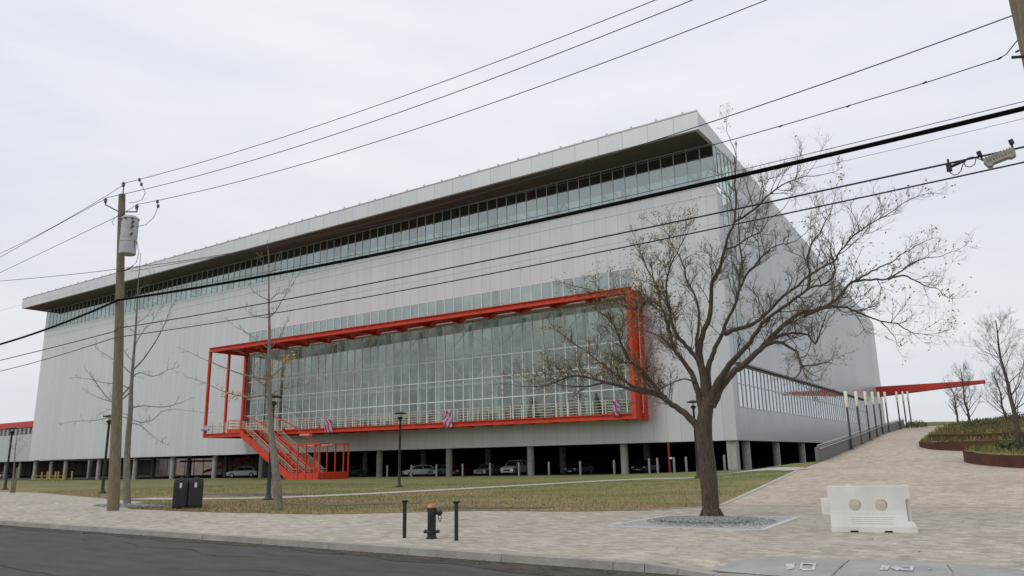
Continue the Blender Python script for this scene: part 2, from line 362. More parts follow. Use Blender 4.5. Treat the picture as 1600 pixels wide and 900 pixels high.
sheet('side_bank', [(-24.6, 74.2)]+[(xe(y)-.02, y) for y in (74.4, 87, 100, 130, 172)]+[(-24.6, 172)], lambda x, y: hL(x, y)-.02, dirt_m, 2, 3)
sheet('parking_floor', [(-400, 74.2), (-24.4, 74.2), (-24.4, 172), (-400, 172)], lambda x, y: hB(x)-.03, asph2_m, 12, 20)
def strip(name, pts, wd, hf, m, off, kind='structure'):
    g = MB(); pts = [Vector((p[0], p[1], 0)) for p in pts]; fine = []
    for a, b in zip(pts, pts[1:]):
        k = max(1, int((b-a).length/.8))
        fine += [a.lerp(b, t/k) for t in range(k)]
    fine.append(pts[-1]); prev = None
    for i, p in enumerate(fine):
        d = fine[min(i+1, len(fine)-1)]-fine[max(i-1, 0)]; nn = Vector((-d.y, d.x, 0)).normalized()
        row = []
        for t in (-.5, -.17, .17, .5):
            q = p+nn*wd*t; row.append((q.x, q.y, hf(q.x, q.y)+off))
        if prev:
            for j in range(3): g.quad(prev[j], prev[j+1], row[j+1], row[j])
        prev = row
    for i_, f in enumerate(g.f):
        a, b, c = (Vector(g.v[k]) for k in f[:3])
        if (b-a).cross(c-a).z < 0: g.f[i_] = tuple(reversed(f))
    return tag(g.build(name, m), kind=kind)
def smoothpts(p, it=2):
    for _ in range(it):
        q = [p[0]]
        for a, b in zip(p, p[1:]):
            q += [(a[0]*.75+b[0]*.25, a[1]*.75+b[1]*.25), (a[0]*.25+b[0]*.75, a[1]*.25+b[1]*.75)]
        p = q+[p[-1]]
    return p
path_pts = smoothpts([(-41, 23.6), (-36.5, 24.6), (-33, 26.8), (-31.2, 31), (-29.3, 37.5), (-26.5, 46), (-23.5, 51.2), (-19, 51.6), (-15.5, 49.6), (-11.3, 46.2)])
strip('path', path_pts, 1.9, hL, walkc_m, .032)
edge = [(-32.2, 18.2), (-27, 18.1), (-21.1, 18.9), (-16.7, 22.4), (-13.3, 23.2), (-11.2, 24.6), (-9.95, 27.2), (-9.86, 28.2)]+[(xe(y), y) for y in (31, 34, 37, 40, 43, 46)]
strip('lawn_edging', edge[5:], .22, lambda x, y: max(hL(x, y), hP(y) if x > xe(max(y, 28.2))-.2 else 0), walkc_m, .014)
def blob(name, cx, cy, rx, ry, rot, m, off, hf=hL, n=40, jag=.15):
    g = MB(); pts = []
    for k in range(n):
        a = 2*math.pi*k/n; r = 1+jag*math.sin(3*a+cx)+jag*.6*math.sin(7*a+cy)+random.uniform(-jag, jag)*.4
        x_, y_ = rx*r*math.cos(a), ry*r*math.sin(a)
        x = cx+x_*math.cos(rot)-y_*math.sin(rot); y = cy+x_*math.sin(rot)+y_*math.cos(rot); pts.append((x, y, hf(x, y)+off))
    g.poly(pts); return tag(g.build(name, m), kind='structure')
wet_m = mat('wet_asphalt', (.045, .045, .048), .35, col2=(.10, .095, .09), vscale=1.2)
blob('asphalt_patch', -17.6, 23.6, 2.6, .75, .3, wet_m, .02, jag=.12)
blob('dirt_patch', -25.2, 23.9, 3.2, .9, .35, dirt_m, .03)
blob('dirt_patch', -38.5, 29.5, 4.2, 1.6, .2, wet_m, .022)
blob('dirt_patch', -33.5, 21.0, 2.2, .35, .1, dirt_m, .03)

# joints across the paving: pale bands
strip('paving_band', [(-9.8, 28.1), (-5, 28.6), (6, 29.4), (20, 30)], .28, lambda x, y: hP(y), walkc_m, .006)
# tree pit: bluestone border, gravel
g = MB()
pit = [(-9.75, 18.6), (-5.75, 19.1), (-5.95, 23.4), (-9.6, 22.6)]
bl_m = mat('granite_sett', (.16, .16, .17), .85, col2=(.50, .50, .51), vscale=13, bump=.5)
g.poly([(x, y, .006) for x, y in pit]); tag(g.build('tree_pit', bl_m), kind='structure')
g = MB()
for a, b in zip(pit, pit[1:]+pit[:1]): g.beam((a[0], a[1], .006), (b[0], b[1], .006), .16, .02)
tag(g.build('tree_pit_border', mat('pale_stone', (.50, .49, .47), .85, var=.1)), kind='structure')
def pebbles(name, cx, cy, rx, ry, n, s0, s1):
    g = MB()
    for k in range(n):
        a = random.uniform(0, 2*math.pi); r = math.sqrt(random.random())
        x = cx+rx*r*math.cos(a); y = cy+ry*r*math.sin(a); s = random.uniform(s0, s1); z = .02+s*.4+.05*(1-r*r)
        o = [Vector((random.uniform(.6, 1), 0, 0)), Vector((0, random.uniform(.6, 1), 0)), Vector((-random.uniform(.6, 1), 0, 0)), Vector((0, -random.uniform(.6, 1), 0))]
        i = len(g.v); g.v += [(x+q.x*s, y+q.y*s, z) for q in o]+[(x, y, z+s*.6), (x, y, z-s*.6)]
        for j in range(4): g.f += [(i+j, i+(j+1) % 4, i+4), (i+(j+1) % 4, i+j, i+5)]
    return tag(g.build(name, gravel_m), kind='stuff')
pebbles('gravel', -8.0, 21.2, 1.35, 1.05, 2300, .025, .055)
pebbles('gravel', -7.7, 21.0, 1.75, 1.7, 1300, .015, .035)
pebbles('gravel', -34.2, 19.3, 2.6, .8, 900, .03, .06)
# driveway apron slabs with survey paint
for k_, ap in enumerate(([(-4.75, 12.78), (-4.55, 13.62), (-4.1, 14.25), (-2.9, 14.5), (-2.86, 13.62), (-2.9, 12.78)], [(-2.87, 12.78), (-2.83, 13.62), (-2.87, 14.5), (-1.5, 14.75), (-1.3, 13.62), (-1.2, 12.78)], [(-1.17, 12.78), (-1.27, 13.62), (-1.47, 14.74), (-.5, 14.4), (0.2, 13.62), (0.4, 12.78)])):
    sheet('driveway_apron', ap, hpav, apron_m, .8, .42, .012)
g = MB()
def mk(pxs):   # painted strokes, measured on the photograph, lying on the slab
    g.poly([Vector((p.x, p.y, hpav(p.x, p.y)+.022)) for p in (gz(*q, -.03) for q in pxs)])
for s_ in ([(1229, 890), (1228, 885), (1243, 883.5), (1241, 889)], [(1249, 890), (1252, 884), (1256, 884), (1253, 890)], [(1253, 885.5), (1270, 886.5), (1270, 885), (1254, 884)], [(1253, 891), (1270, 891.6), (1270, 890), (1253, 889.4)], [(1268, 891.5), (1271, 884.5), (1276, 884.7), (1273, 891.7)],
           [(1374, 894), (1379, 888), (1384, 888.4), (1380, 894.4)], [(1381, 894.2), (1385, 888.6), (1391, 889), (1388, 894.6)], [(1392, 892), (1402, 890), (1412, 893.4), (1402, 895.6)], [(1409, 890.6), (1421, 891), (1421, 889.6), (1410, 889.2)], [(1409, 895.6), (1420, 896), (1420, 894.5), (1409, 894.1)], [(1421, 896), (1423, 889.6), (1429, 890), (1427, 896.4)], [(1450, 895), (1451, 893.6), (1456, 893.9), (1455, 895.2)]): mk(s_)
for i_, f in enumerate(g.f):
    a, b, c = (Vector(g.v[k]) for k in f[:3])
    if (b-a).cross(c-a).z < 0: g.f[i_] = tuple(reversed(f))
tag(g.build('pavement_markings', chalk_m), kind='structure')
# grass blades
def blades(name, n, xr, yr, hmin, hmax, test, hf, m):
    g = MB(); c = 0
    while c < n:
        x = random.uniform(*xr); y = yr[0]+(yr[1]-yr[0])*random.random()**1.5
        if not test(x, y): continue
        c += 1; z = hf(x, y); h = random.uniform(hmin, hmax); a = random.uniform(0, 6.28); wd = h*.16
        dx, dy = math.cos(a)*wd, math.sin(a)*wd; lx, ly = random.uniform(-.4, .4)*h, random.uniform(-.4, .4)*h
        i = len(g.v); g.v += [(x-dx, y-dy, z), (x+dx, y+dy, z), (x+lx, y+ly, z+h)]; g.f.append((i, i+1, i+2))
    return tag(g.build(name, m), kind='stuff')
def inlawn(x, y):
    if y < 29 and y < interp(x, [p[0] for p in front_edge], [p[1] for p in front_edge])+.06: return False
    if x > xe(y)-.15: return False
    for p in path_pts:
        if (p[0]-x)**2+(p[1]-y)**2 < 1.25: return False
    return True
blades('grass', 42000, (-62, -9.8), (18, 48), .04, .10, inlawn, hL, grass_m)
drygrass_m = mat('dry_grass', (.17, .12, .055), .9, col2=(.26, .20, .10), vscale=2)
blades('dry_grass', 9000, (-34, -10.5), (18.2, 34), .04, .11, inlawn, hL, drygrass_m)

g = MB()
for k in range(420):
    if k % 3: x, y = random.uniform(-34, 1), 12.0+random.random()**2*.5; z = -.128
    else:
        x, y = random.uniform(-30, 3), random.uniform(13, 27); z = hpav(x, y)+.02
        if y > interp(x, [p[0] for p in front_edge], [p[1] for p in front_edge])-.2: continue
    s_ = random.uniform(.015, .045); a = random.uniform(0, 6.28); c_, d_ = math.cos(a)*s_, math.sin(a)*s_
    g.quad((x-c_, y-d_, z), (x+d_*.6, y-c_*.6, z+.01), (x+c_, y+d_, z+.02), (x-d_*.6, y+c_*.6, z+.01))
tag(g.build('fallen_leaves', mat('dead_leaf', (.10, .055, .025), .8, col2=(.24, .14, .06), vscale=6)), kind='stuff')

# ---------------------------------------------------------------- the sports hall
XR, XL, YF, YB = -24.3, -172.0, 75.0, 170.0
ZS, ZC, ZT = 3.2, 30.0, 34.75     # underside, clerestory sill, clerestory head
def zr(y): return 36.95-.0895*(y-71)
hall = empty('sports_hall', (0, 0, 0), 'huge pale grey metal clad sports hall raised on concrete columns', 'building')
GX0, GX1 = -102.0, -34.5; MOD = (GX1-GX0)/45
w_ = MB()
w_.box(XL, GX0, YF, YF+.4, ZS, ZC); w_.box(GX1, XR, YF, YF+.4, ZS, ZC)
w_.box(GX0, GX1, YF+.0, YF+.4, ZS, 6.25); w_.box(GX0, GX1, YF, YF+.4, 18.9, 19.6); w_.box(GX0, GX1, YF, YF+.4, 22.5, ZC)
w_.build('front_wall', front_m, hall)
def yz(pts, x0, th): return [(x0, y, z) for y, z in pts], (-th, 0, 0)
w_ = MB()
w_.prism(*yz([(75.4, ZS), (170, ZS), (170, 6.5), (75.4, 6.5)], XR, .35))
w_.prism(*yz([(75.4, 6.5), (76.8, 6.5), (76.8, 29.2), (75.4, 29.8)], XR, .35))
w_.prism(*yz([(80.3, 10.95), (150, 10.95), (150, zr(150)), (82.5, zr(82.5)), (82.5, 29.9), (80.3, 29.9)], XR, .35))
w_.prism(*yz([(150, 6.5), (170, 6.5), (170, zr(170)), (150, zr(150))], XR, .35))
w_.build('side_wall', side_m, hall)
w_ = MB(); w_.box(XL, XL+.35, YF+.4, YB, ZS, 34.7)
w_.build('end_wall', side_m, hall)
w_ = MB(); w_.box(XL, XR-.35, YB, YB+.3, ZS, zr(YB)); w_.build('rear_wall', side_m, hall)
# sill trims, 3 cm proud
w_ = MB(); w_.box(XL, XR+.03, YF-.06, YF+.2, ZC, ZC+.22); w_.box(XL, XR+.02, YF-.04, YF+.1, 28.9, 28.96)
w_.build('sill', fascia_m, hall)
w_ = MB(); w_.box(XR, XR+.03, 74.98, 75.02, ZS, ZC); w_.box(XR, XR+.02, 75, 75.25, ZS, ZC-.3); w_.build('corner_trim', white_m, hall)
# roof slab and canopy
w_ = MB()
w_.prism([(XL, 96.0, zr(96)-.5), (XL, 96.0, zr(96)), (XL, YB+.3, zr(YB)), (XL, YB+.3, zr(YB)-.5)], (XR-XL-.36, 0, 0))
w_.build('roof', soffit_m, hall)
sk_m = glass_mat('added_skylight_glass', (.95, .97, .96), .3, base=0.0)  # roof opening added to let sky light brighten the interior behind the glazing
w_ = MB(); w_.quad((XL+.4, 83, zr(83)-.25), (XR-.4, 83, zr(83)-.25), (XR-.4, 96, zr(96)-.25), (XL+.4, 96, zr(96)-.25)); w_.build('added_skylight', sk_m, hall)
w_ = MB()
for i in range(48): w_.beam((XL+1.5+i*3.05, 83, zr(83)-.45), (XL+1.5+i*3.05, 96, zr(96)-.45), .12, .3)
w_.build('added_skylight_bars', white_m, hall)
w_ = MB()
CX0, CX1, CY, CZ0 = -174.6, XR, 71.0, 34.9
w_.prism([(CX0, CY, CZ0), (CX0, CY-.0, zr(71)), (CX0, CY+.4, zr(71)+.0), (CX0, CY+.4, CZ0)], (CX1-CX0, 0, 0))
w_.prism([(CX1, CY+.4, CZ0-.05), (CX1, CY+.4, zr(71.4)), (CX1, 82.9, zr(82.9)), (CX1, 82.9, CZ0-.05)], (-.4, 0, 0))
w_.prism([(CX0, CY+.4, CZ0), (CX0, CY+.4, zr(71.4)), (CX0, 82.9, zr(82.9)), (CX0, 82.9, CZ0)], (.4, 0, 0))
can = w_.build('canopy', fascia_m, hall, label='grey overhanging roof canopy with pale fascia')
w_ = MB(); w_.prism([(CX0+.4, CY+.4, CZ0-.02), (CX0+.4, CY+.4, CZ0+.25), (CX0+.4, 82.9, CZ0+.25), (CX0+.4, 82.9, CZ0-.02)], (CX1-CX0-.8, 0, 0))
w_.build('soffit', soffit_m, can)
w_ = MB(); w_.prism([(CX0+.4, CY+.4, zr(71.4)-.3), (CX0+.4, CY+.4, zr(71.4)-.02), (CX0+.4, 82.9, zr(82.9)-.02), (CX0+.4, 82.9, zr(82.9)-.3)], (CX1-CX0-.8, 0, 0))
w_.build('top_sheet', galv_m, can)
w_ = MB(); w_.box(CX0-.02, CX1+.03, CY-.05, CY+.12, zr(71)-.04, zr(71)+.10)
x = CX0+1.5
while x < CX1: w_.box(x, x+.22, CY+.2, CY+.35, zr(71), zr(71)+.42); x += 3.0
w_.build('gutter_rail', galv_m, can)
# windows: one pane + one frame each
def window(kind, loc, wd, z0, z1, gm, mw=.11, axis='x', rails=()):
    g = MB()
    if axis == 'x': g.box(0, wd, .03, .05, z0, z1)
    else: g.box(-.05, -.03, 0, wd, z0, z1)
    o = g.build(kind, gm, hall); o.location = loc
    f = MB()
    if axis == 'x':
        f.box(0, mw, -.025, .028, z0, z1)
        for r_ in [z0, z1-.12]+list(rails): f.box(mw, wd, -.012, .027, r_, r_+.12)
    else:
        f.box(-.028, .03, 0, mw, z0, z1)
        for r_ in [z0, z1-.12]+list(rails): f.box(-.027, .012, mw, wd, r_, r_+.12)
    f.build('window_frame', mull_m if kind == 'clerestory_window' or axis == 'y' else white_m, o); return o
def row(kind, x0, x1, n, z0, z1, gm, **k):
    d = (x1-x0)/n
    o = window(kind, (x0, YF, 0), d, z0, z1, gm, **k)
    for i in range(1, n): dup(o, (x0+d*i, YF, 0), parent=hall)
glassd_m = glass_mat('glass_dark', (.33, .41, .40), .3, (.60, .68, .67), base=.40)
row('clerestory_window', XL+.1, XR-.02, 98, ZC+.22, ZT, glassd_m, mw=.085)
row('band_window', GX0, GX1, 45, 19.6, 22.5, glass_m, mw=.12)
row('glazed_bay', GX0, GX1, 45, 6.25, 18.9, glassb_m, mw=.13, rails=(9.0, 11.6, 14.2))
def rowy(kind, y0, y1, n, z0, z1, gm, **k):
    d = (y1-y0)/n
    o = window(kind, (XR, y0, 0), d, z0, z1, gm, axis='y', **k)
    for i in range(1, n): dup(o, (XR, y0+d*i, 0), parent=hall)
rowy('corner_window', 75.1, 82.5, 6, ZC, ZT, glass_m, mw=.1)
rowy('slot_window', 76.8, 80.3, 2, 10.95, 29.85, glassb_m, mw=.14, rails=(14, 17, 20, 23, 26))
slit = glass_mat('glass_bright', (.5, .55, .56), .3, (.86, .89, .93), base=.45, rough=.05)
rowy('ribbon_window', 76.8, 150, 52, 6.5, 10.95, slit, mw=.20, rails=(8.9,))
w_ = MB(); w_.box(XR-.05, XR+.5, 76.8, 150, 10.95, 11.12); w_.build('ribbon_hood', grey_m, hall)
# interior
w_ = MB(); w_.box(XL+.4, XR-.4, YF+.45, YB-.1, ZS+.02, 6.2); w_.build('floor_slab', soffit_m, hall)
in_m = mat('interior_wall', (.50, .53, .50), .9, var=.55, vscale=.22)
w_ = MB(); w_.box(XL+.4, XR-.4, 96, 96.3, 6.2, 34)
w_.build('interior_wall', in_m, hall)
for i in range(16):
    x = XL+5+i*9.35
    g = MB(); g.beam((x, 77.2, 6.2), (x, 77.2, 23.4), .45, .45); g.beam((x, 77.2, 24.1), (x, 77.2, 35.0), .4, .4)
    g.beam((x, 77.2, 31), (x+2.6, 77.2, 34.4), .16, .16); g.beam((x, 77.2, 31), (x-2.6, 77.2, 34.4), .16, .16)
    g.build('steel_column', white_m, hall)
g = MB()
for z in (11.0, 14.8): g.box(GX0, GX1, 75.9, 76.15, z, z+.32)
for i in range(8):
    x = GX0+1.5+i*8.4
    g.beam((x+1, 75.75, 17.0), (x+7.2, 75.75, 14.3), .12, .2)
    g.beam((x, 76.6, 6.3), (x, 76.6, 18.8), .35, .35)
    g.beam((x+.3, 76.9, 11.4), (x+4, 76.9, 14.7), .12, .12); g.beam((x+7.7, 76.9, 11.4), (x+4, 76.9, 14.7), .12, .12)
    g.beam((x+.3, 76.9, 18.2), (x+4, 76.9, 15.2), .12, .12); g.beam((x+7.7, 76.9, 18.2), (x+4, 76.9, 15.2), .12, .12)
g.build('truss', white_m, hall)
g = MB()
for i in range(34):
    x = random.uniform(GX0+2, GX1-2); h = random.uniform(.7, 2.3); ww = random.uniform(.5, 3.2); g.box(x, x+ww, 77.6+random.random(), 79+random.random(), 6.2, 6.2+h)
g.build('reflection_boxes', mat('dark_reflection', (.05, .055, .05), .8, var=.3), hall)  # dark boxes added to imitate the dark tree reflections low in the glazing
# columns under the building
cg = MB(); cg.lathe([(.42, 0), (.42, ZS+.05+1)], n=20)
def column(x, y):
    o = col0 if column.first else dup(col0, parent=hall); column.first = False
    z = hB(x)-.05; o.location = (x, y, z); o.scale = (1, 1, (ZS-z+.01)/(ZS+1.05))
column.first = True
col0 = cg.build('column', conc_m, hall, smooth=True)
xs = [-171, -158.5, -146, -133.6, -122, -110.2, -98.4, -85.8, -73.6, -61.5, -49.2, -37.05]
for x in xs: column(x, 76.0)
for x in xs[::1]: column(x-3, 88.5)
for y in (80.3, 91.5, 103.4, 116, 128, 140, 152, 164): column(XR-.75, y)
g = MB(); g.box(-.5, .5, -.45, .45, 0, 1); o = g.build('corner_pier', conc_m, hall, bevel=.05); o.location = (-24.95, 75.75, hB(-24)-.05); o.scale = (1, 1, ZS-o.location.z+.01)
g = MB(); g.box(-153, -24.8, 122, 122.3, -1, ZS); g.build('sky_block_wall', asph2_m, hall)  # dark backing added to block the bright sky seen under the hall
# entrance blade (red fin) projecting from the far corner
g = MB(); a = at(1377, 618, 165).z; 
g.prism([(XR-.0, 163.5, 12.6), (-5.9, 164.6, 13.9), (-5.9, 165.4, 13.9), (XR, 167.5, 12.6)], (0, 0, .1))
i = len(g.v); g.v += [(XR, 163.5, 12.72), (-5.9, 164.6, 14.02), (-5.9, 165.4, 14.02), (XR, 167.5, 12.72), (XR, 163.5, 14.4), (-5.9, 164.6, 14.5), (-5.9, 165.4, 14.5), (XR, 167.5, 14.4)]
for f in ((3, 2, 1, 0), (4, 5, 6, 7), (0, 1, 5, 4), (1, 2, 6, 5), (2, 3, 7, 6), (3, 0, 4, 7)): g.f.append(tuple(i+k for k in f))
g.build('entrance_blade', redd_m, hall, label='long tapering red blade canopy over the far entrance')
# ---- balcony with its red frame
LB, RB = -101.9, -33.5
def yfr(x): return 68.2+(x-LB)/(RB-LB)*4.0
def ztb(x): return 18.75+(x-LB)/(RB-LB)*.5
D0, D1 = 5.6, 6.2
g = MB(); g.prism([(LB, yfr(LB)+.25, D1-.25), (RB-.4, yfr(RB-.4)+.25, D1-.25), (RB-.4, 74.9, D1-.25), (LB, 74.9, D1-.25)], (0, 0, .2))
bal = g.build('balcony', conc_m, hall, label='long balcony with red steel frame across the glass front')
g = MB(); h_ = (D1-D0)
g.beam((LB-.1, yfr(LB), (D0+D1)/2), (RB, yfr(RB), (D0+D1)/2), .18, h_)
g.beam((LB-.1, yfr(LB)-.1, D1-.05), (RB, yfr(RB)-.1, D1-.05), .34, .1); g.beam((LB-.1, yfr(LB)-.1, D0+.05), (RB, yfr(RB)-.1, D0+.05), .34, .1)
g.beam((LB, yfr(LB), (D0+D1)/2), (LB, 75, (D0+D1)/2), .2, h_)
x = LB+3
while x < RB-2: g.beam((x, yfr(x)+.1, D0+.2), (x, 74.9, D0+.2), .15, .3); x += 3
g.build('deck_beam', red_m, bal)
g = MB()
a, b = Vector((LB-.15, yfr(LB), ztb(LB))), Vector((RB+.1, yfr(RB), ztb(RB)))
g.beam(a, b, .2, .62); g.beam(a+Vector((0, -.05, .28)), b+Vector((0, -.05, .28)), .5, .1); g.beam(a+Vector((0, -.05, -.28)), b+Vector((0, -.05, -.28)), .5, .1)
g.beam((LB, yfr(LB)+.1, 18.7), (LB, 74.95, 18.7), .3, .5)
x = LB; k = 0
while x < RB-5:
    x2 = x+4.8
    g.beam((x2, yfr(x2)+.1, ztb(x2)), (x2, 74.7, ztb(x2)), .3, .45)
    g.beam((x, 74.6, ztb(x)-.02), (x2, yfr(x2)+.2, ztb(x2)-.02), .7, .12)
    x = x2; k += 1
g.prism([(LB+.1, yfr(LB)+.1, 18.93), (RB-.5, yfr(RB-.5)+.1, 19.44), (RB-.5, 74.9, 19.44), (LB+.1, 74.9, 18.93)], (0, 0, .05))
g.build('roof_beam', red_m, bal)
for (yy, wd) in ((yfr(LB), .36), (71.5, .32), (74.6, .45)):
    g = MB(); g.beam((LB, yy, D0+.1), (LB, yy, 18.55), wd, wd); g.build('post', red_m, bal)
g = MB(); g.prism([(RB, yfr(RB)-.15, D0-.05), (RB, 74.98, D0-.05), (RB, 74.98, 19.42), (RB, yfr(RB)-.15, 19.42)], (-.25, 0, 0))
g.prism([(RB+.004, yfr(RB)-.3, D0), (RB+.004, yfr(RB)-.15, D0), (RB+.004, yfr(RB)-.15, 19.46), (RB+.004, yfr(RB)-.3, 19.46)], (-.5, 0, 0))
g.prism([(RB-.15, yfr(RB)+1.2, D0), (RB-.15, yfr(RB)+1.35, D0), (RB-.15, yfr(RB)+1.35, 19.4), (RB-.15, yfr(RB)+1.2, 19.4)], (.45, 0, 0))
g.build('end_frame', red_m, bal)
g = MB(); g.tube([(RB+.32, yfr(RB)+.9, D1), (RB+.32, yfr(RB)+.9, 18.9)], .05, 6); g.build('conduit', mat('pale_conduit', (.6, .45, .42), .5), bal)
rg = MB(); nrail = 46; dr = (RB-.6-LB)/nrail
for i in range(nrail+1):
    x = LB+i*dr; y = yfr(x)+.12
    if not (-88.4 < x < -85): rg.box(x-.05, x+.05, y-.04, y+.04, D1, D1+1.5)
for z in (.25, .55, .85, 1.15, 1.45): rg.beam((LB, yfr(LB)+.12, D1+z), (RB-.5, yfr(RB-.5)+.12, D1+z), .05, .05)
for z in (.3, .75, 1.15): rg.beam((LB, yfr(LB)+.12, D1+z), (LB, 74.9, D1+z), .05, .05)
rg.build('railing', cream_m, bal)
# ---- outdoor staircase
SN, SF = 62.6, 67.6; SX0, SX1 = -85.7, -75.4; z0s = hL(-78, 65)
g = MB(); nst = 32
for i in range(nst):
    x = SX0+(SX1-SX0)*i/nst; z = D1-.1+(z0s+.15-(D1-.1))*(i+1)/nst
    g.box(x, x+(SX1-SX0)/nst+.03, SN+.1, SF-.1, z-.05, z)
stair = g.build('staircase', red_m, hall, label='orange red steel staircase descending from the balcony')
for yy in (SN, (SN+SF)/2, SF):
    g = MB(); g.prism([(SX0-.2, yy-.06, D1+.0), (SX1+.6, yy-.06, z0s+.35), (SX1+.6, yy-.06, z0s-.1), (SX1-.5, yy-.06, z0s-.1), (SX0-.2, yy-.06, D0-.25)], (0, .12, 0))
    for i in range(7):
        t = (i+.5)/7; x = SX0+(SX1-SX0)*t; z = D1+(z0s-D1)*t; g.box(x, x+.1, yy-.1, yy+.1, z-.75, z-.05)
    g.build('stringer', red_m, stair)
for yy in (SN+.1, (SN+SF)/2-.3, (SN+SF)/2+.3, SF-.1):
    g = MB()
    for zz in (.45, .75, 1.05): g.tube([(SX0, yy, D1+zz), (SX1+.3, yy, z0s+.2+zz), (SX1+1, yy, z0s+.2+zz)], .045 if zz > 1 else .03, 6)
    for i in range(9):
        t = i/8; x = SX0+(SX1-SX0)*t; z = D1+(z0s+.2-D1)*t; g.tube([(x, yy, z-.1), (x, yy, z+1.05)], .04, 6)
    g.build('handrail', mat('rail_steel', (.40, .30, .22), .5, metal=.3), stair)
g = MB(); g.box(-88.6, SX0, SN, yfr(-87)-.25, D1-.32, D1-.08); g.beam((-88.5, SN, D1-.2), (SX0, SN, D1-.2), .15, .6); g.beam((-88.6, SN, D1-.2), (-88.6, yfr(-88), D1-.2), .15, .6)
for x in (-88.5, SX0-.1):
    for yy in (SN, 65.2):
        g.tube([(x, yy, D1), (x, yy, D1+1.2)], .05, 6)
for zz in (.4, .8, 1.2): g.beam((-88.5, SN, D1+zz), (-88.5, yfr(-88), D1+zz), .06, .06); g.beam((-88.5, SN, D1+zz), (SX0, SN, D1+zz), .06, .06)
g.build('top_landing', red_m, stair)
g = MB(); g.box(SX1, -70.6, SN, SN+.12, z0s-.15, z0s+.85); g.box(SX1+.1, -70.7, SF-.1, SF+.02, z0s-.15, z0s+.85); g.box(-70.7, -70.6, SN+.12, SF-.1, z0s-.15, z0s+.85); g.box(SX1, -70.7, SN+.12, SF-.1, z0s-.1, z0s+.12)
x = SX1+1.2
while x < -70.9: g.box(x, x+.08, SN-.05, SN-.002, z0s-.15, z0s+.85); x += 1.3
g.build('base_enclosure', red_m, stair)
g = MB()
PX0, PX1 = -76.0, -70.6
for x in (PX0, PX0+1.5, PX0+3.0, PX0+4.5, PX1-.05):
    for yy in (SN+.15, SF-.15): g.beam((x, yy, z0s+.1), (x, yy, 4.0), .13, .13)
for yy in (SN+.15, SF-.15): g.beam((PX0, yy, 3.95), (PX1, yy, 3.95), .16, .16)
for x in (PX0, PX0+3, PX1-.05): g.beam((x, SN+.15, 3.95), (x, SF-.15, 3.95), .13, .13)
for yy in (SN+.15, SF-.15): g.beam((PX0, yy, 3.9), (SX0+4, yy, D1+.6), .12, .12); g.beam((SX0+4, yy, D1+.6), (SX0+.3, yy, D1+1.8), .12, .12)
g.build('portal_frame', red_m, stair)
for x, z, yy in ((-74.2, 3.9, 64.5), (-71.2, 3.9, 64.5), (-80.5, 6.2, 66.5), (-77.6, 5.3, 66.5)):
    g = MB(); g.box(x-.9, x+.9, yy-.25, yy+.25, z-.14, z+.1); g.build('canopy_panel', mat('pale_red', (.70, .25, .18), .5), stair)

# ---- banners hanging on the balcony rail
def banner_mat(name, s):
    m = bpy.data.materials.new(name); m.use_nodes = True; t = m.node_tree; b = t.nodes['Principled BSDF']; b.inputs['Roughness'].default_value = .8
    tcn = t.nodes.new('ShaderNodeTexCoord'); mp_ = t.nodes.new('ShaderNodeMapping'); mp_.inputs['Rotation'].default_value = (0, .5*s, 0); t.links.new(tcn.outputs['Object'], mp_.inputs[0])
    wv = t.nodes.new('ShaderNodeTexWave'); wv.inputs['Scale'].default_value = .6; wv.inputs['Distortion'].default_value = 3.5; wv.inputs['Detail Scale'].default_value = 1.2; t.links.new(mp_.outputs[0], wv.inputs[0])
    r = t.nodes.new('ShaderNodeValToRGB'); r.color_ramp.interpolation = 'CONSTANT'; e = r.color_ramp.elements
    e[0].color = (.38, .05, .11, 1); e[1].position = .62; e[1].color = (.09, .07, .30, 1)
    x = e.new(.40); x.color = (.72, .62, .68, 1); x = e.new(.85); x.color = (.66, .55, .62, 1)
    t.links.new(wv.outputs['Fac'], r.inputs[0]); t.links.new(r.outputs[0], b.inputs['Base Color']); return m
for i, (px, py, pw, ph, lab) in enumerate(((513, 665, 14, 22, 'crumpled pink and violet banner draped over the balcony rail just right of the staircase'), (700, 655, 15, 27, 'pink and violet banner hanging at the middle of the balcony edge above the parked cars'), (963, 637, 13, 27, 'pink and violet banner hanging near the right red post of the balcony'), (322, 669, 15, 8, 'small bunched pink banner tied at the left outer corner of the balcony'))):
    Yb = 68.2 if i == 3 else None
    if Yb is None:
        Yb = 70.5
        for _ in range(6): Yb = yfr(at(px, py, Yb).x)-.35
    else: Yb = 67.75
    p = at(px, py, Yb); q = at(px+pw, py, Yb); wd = (q-p).length*.82; r_ = at(px, py+ph, Yb); ht = (p.z-r_.z)
    g = MB(); nx, nz_ = 14, 10
    for a in range(nx+1):
        for b in range(nz_+1):
            u, v = a/nx-.5, b/nz_-.5
            g.v.append((u*wd*(1-.15*v), .10*math.sin(u*19+v*3+i)+(.05*math.sin(v*9)), v*ht))
    for a in range(nx):
        for b in range(nz_):
            k = a*(nz_+1)+b; g.f.append((k, k+nz_+1, k+nz_+2, k+1))
    o = g.build('banner', banner_mat('banner_cloth', 1 if i != 1 else -1), smooth=True); o.location = p
    sm = o.modifiers.new('thick', 'SOLIDIFY'); sm.thickness = .03
    tag(o, lab, 'banner', 'banners on the balcony')

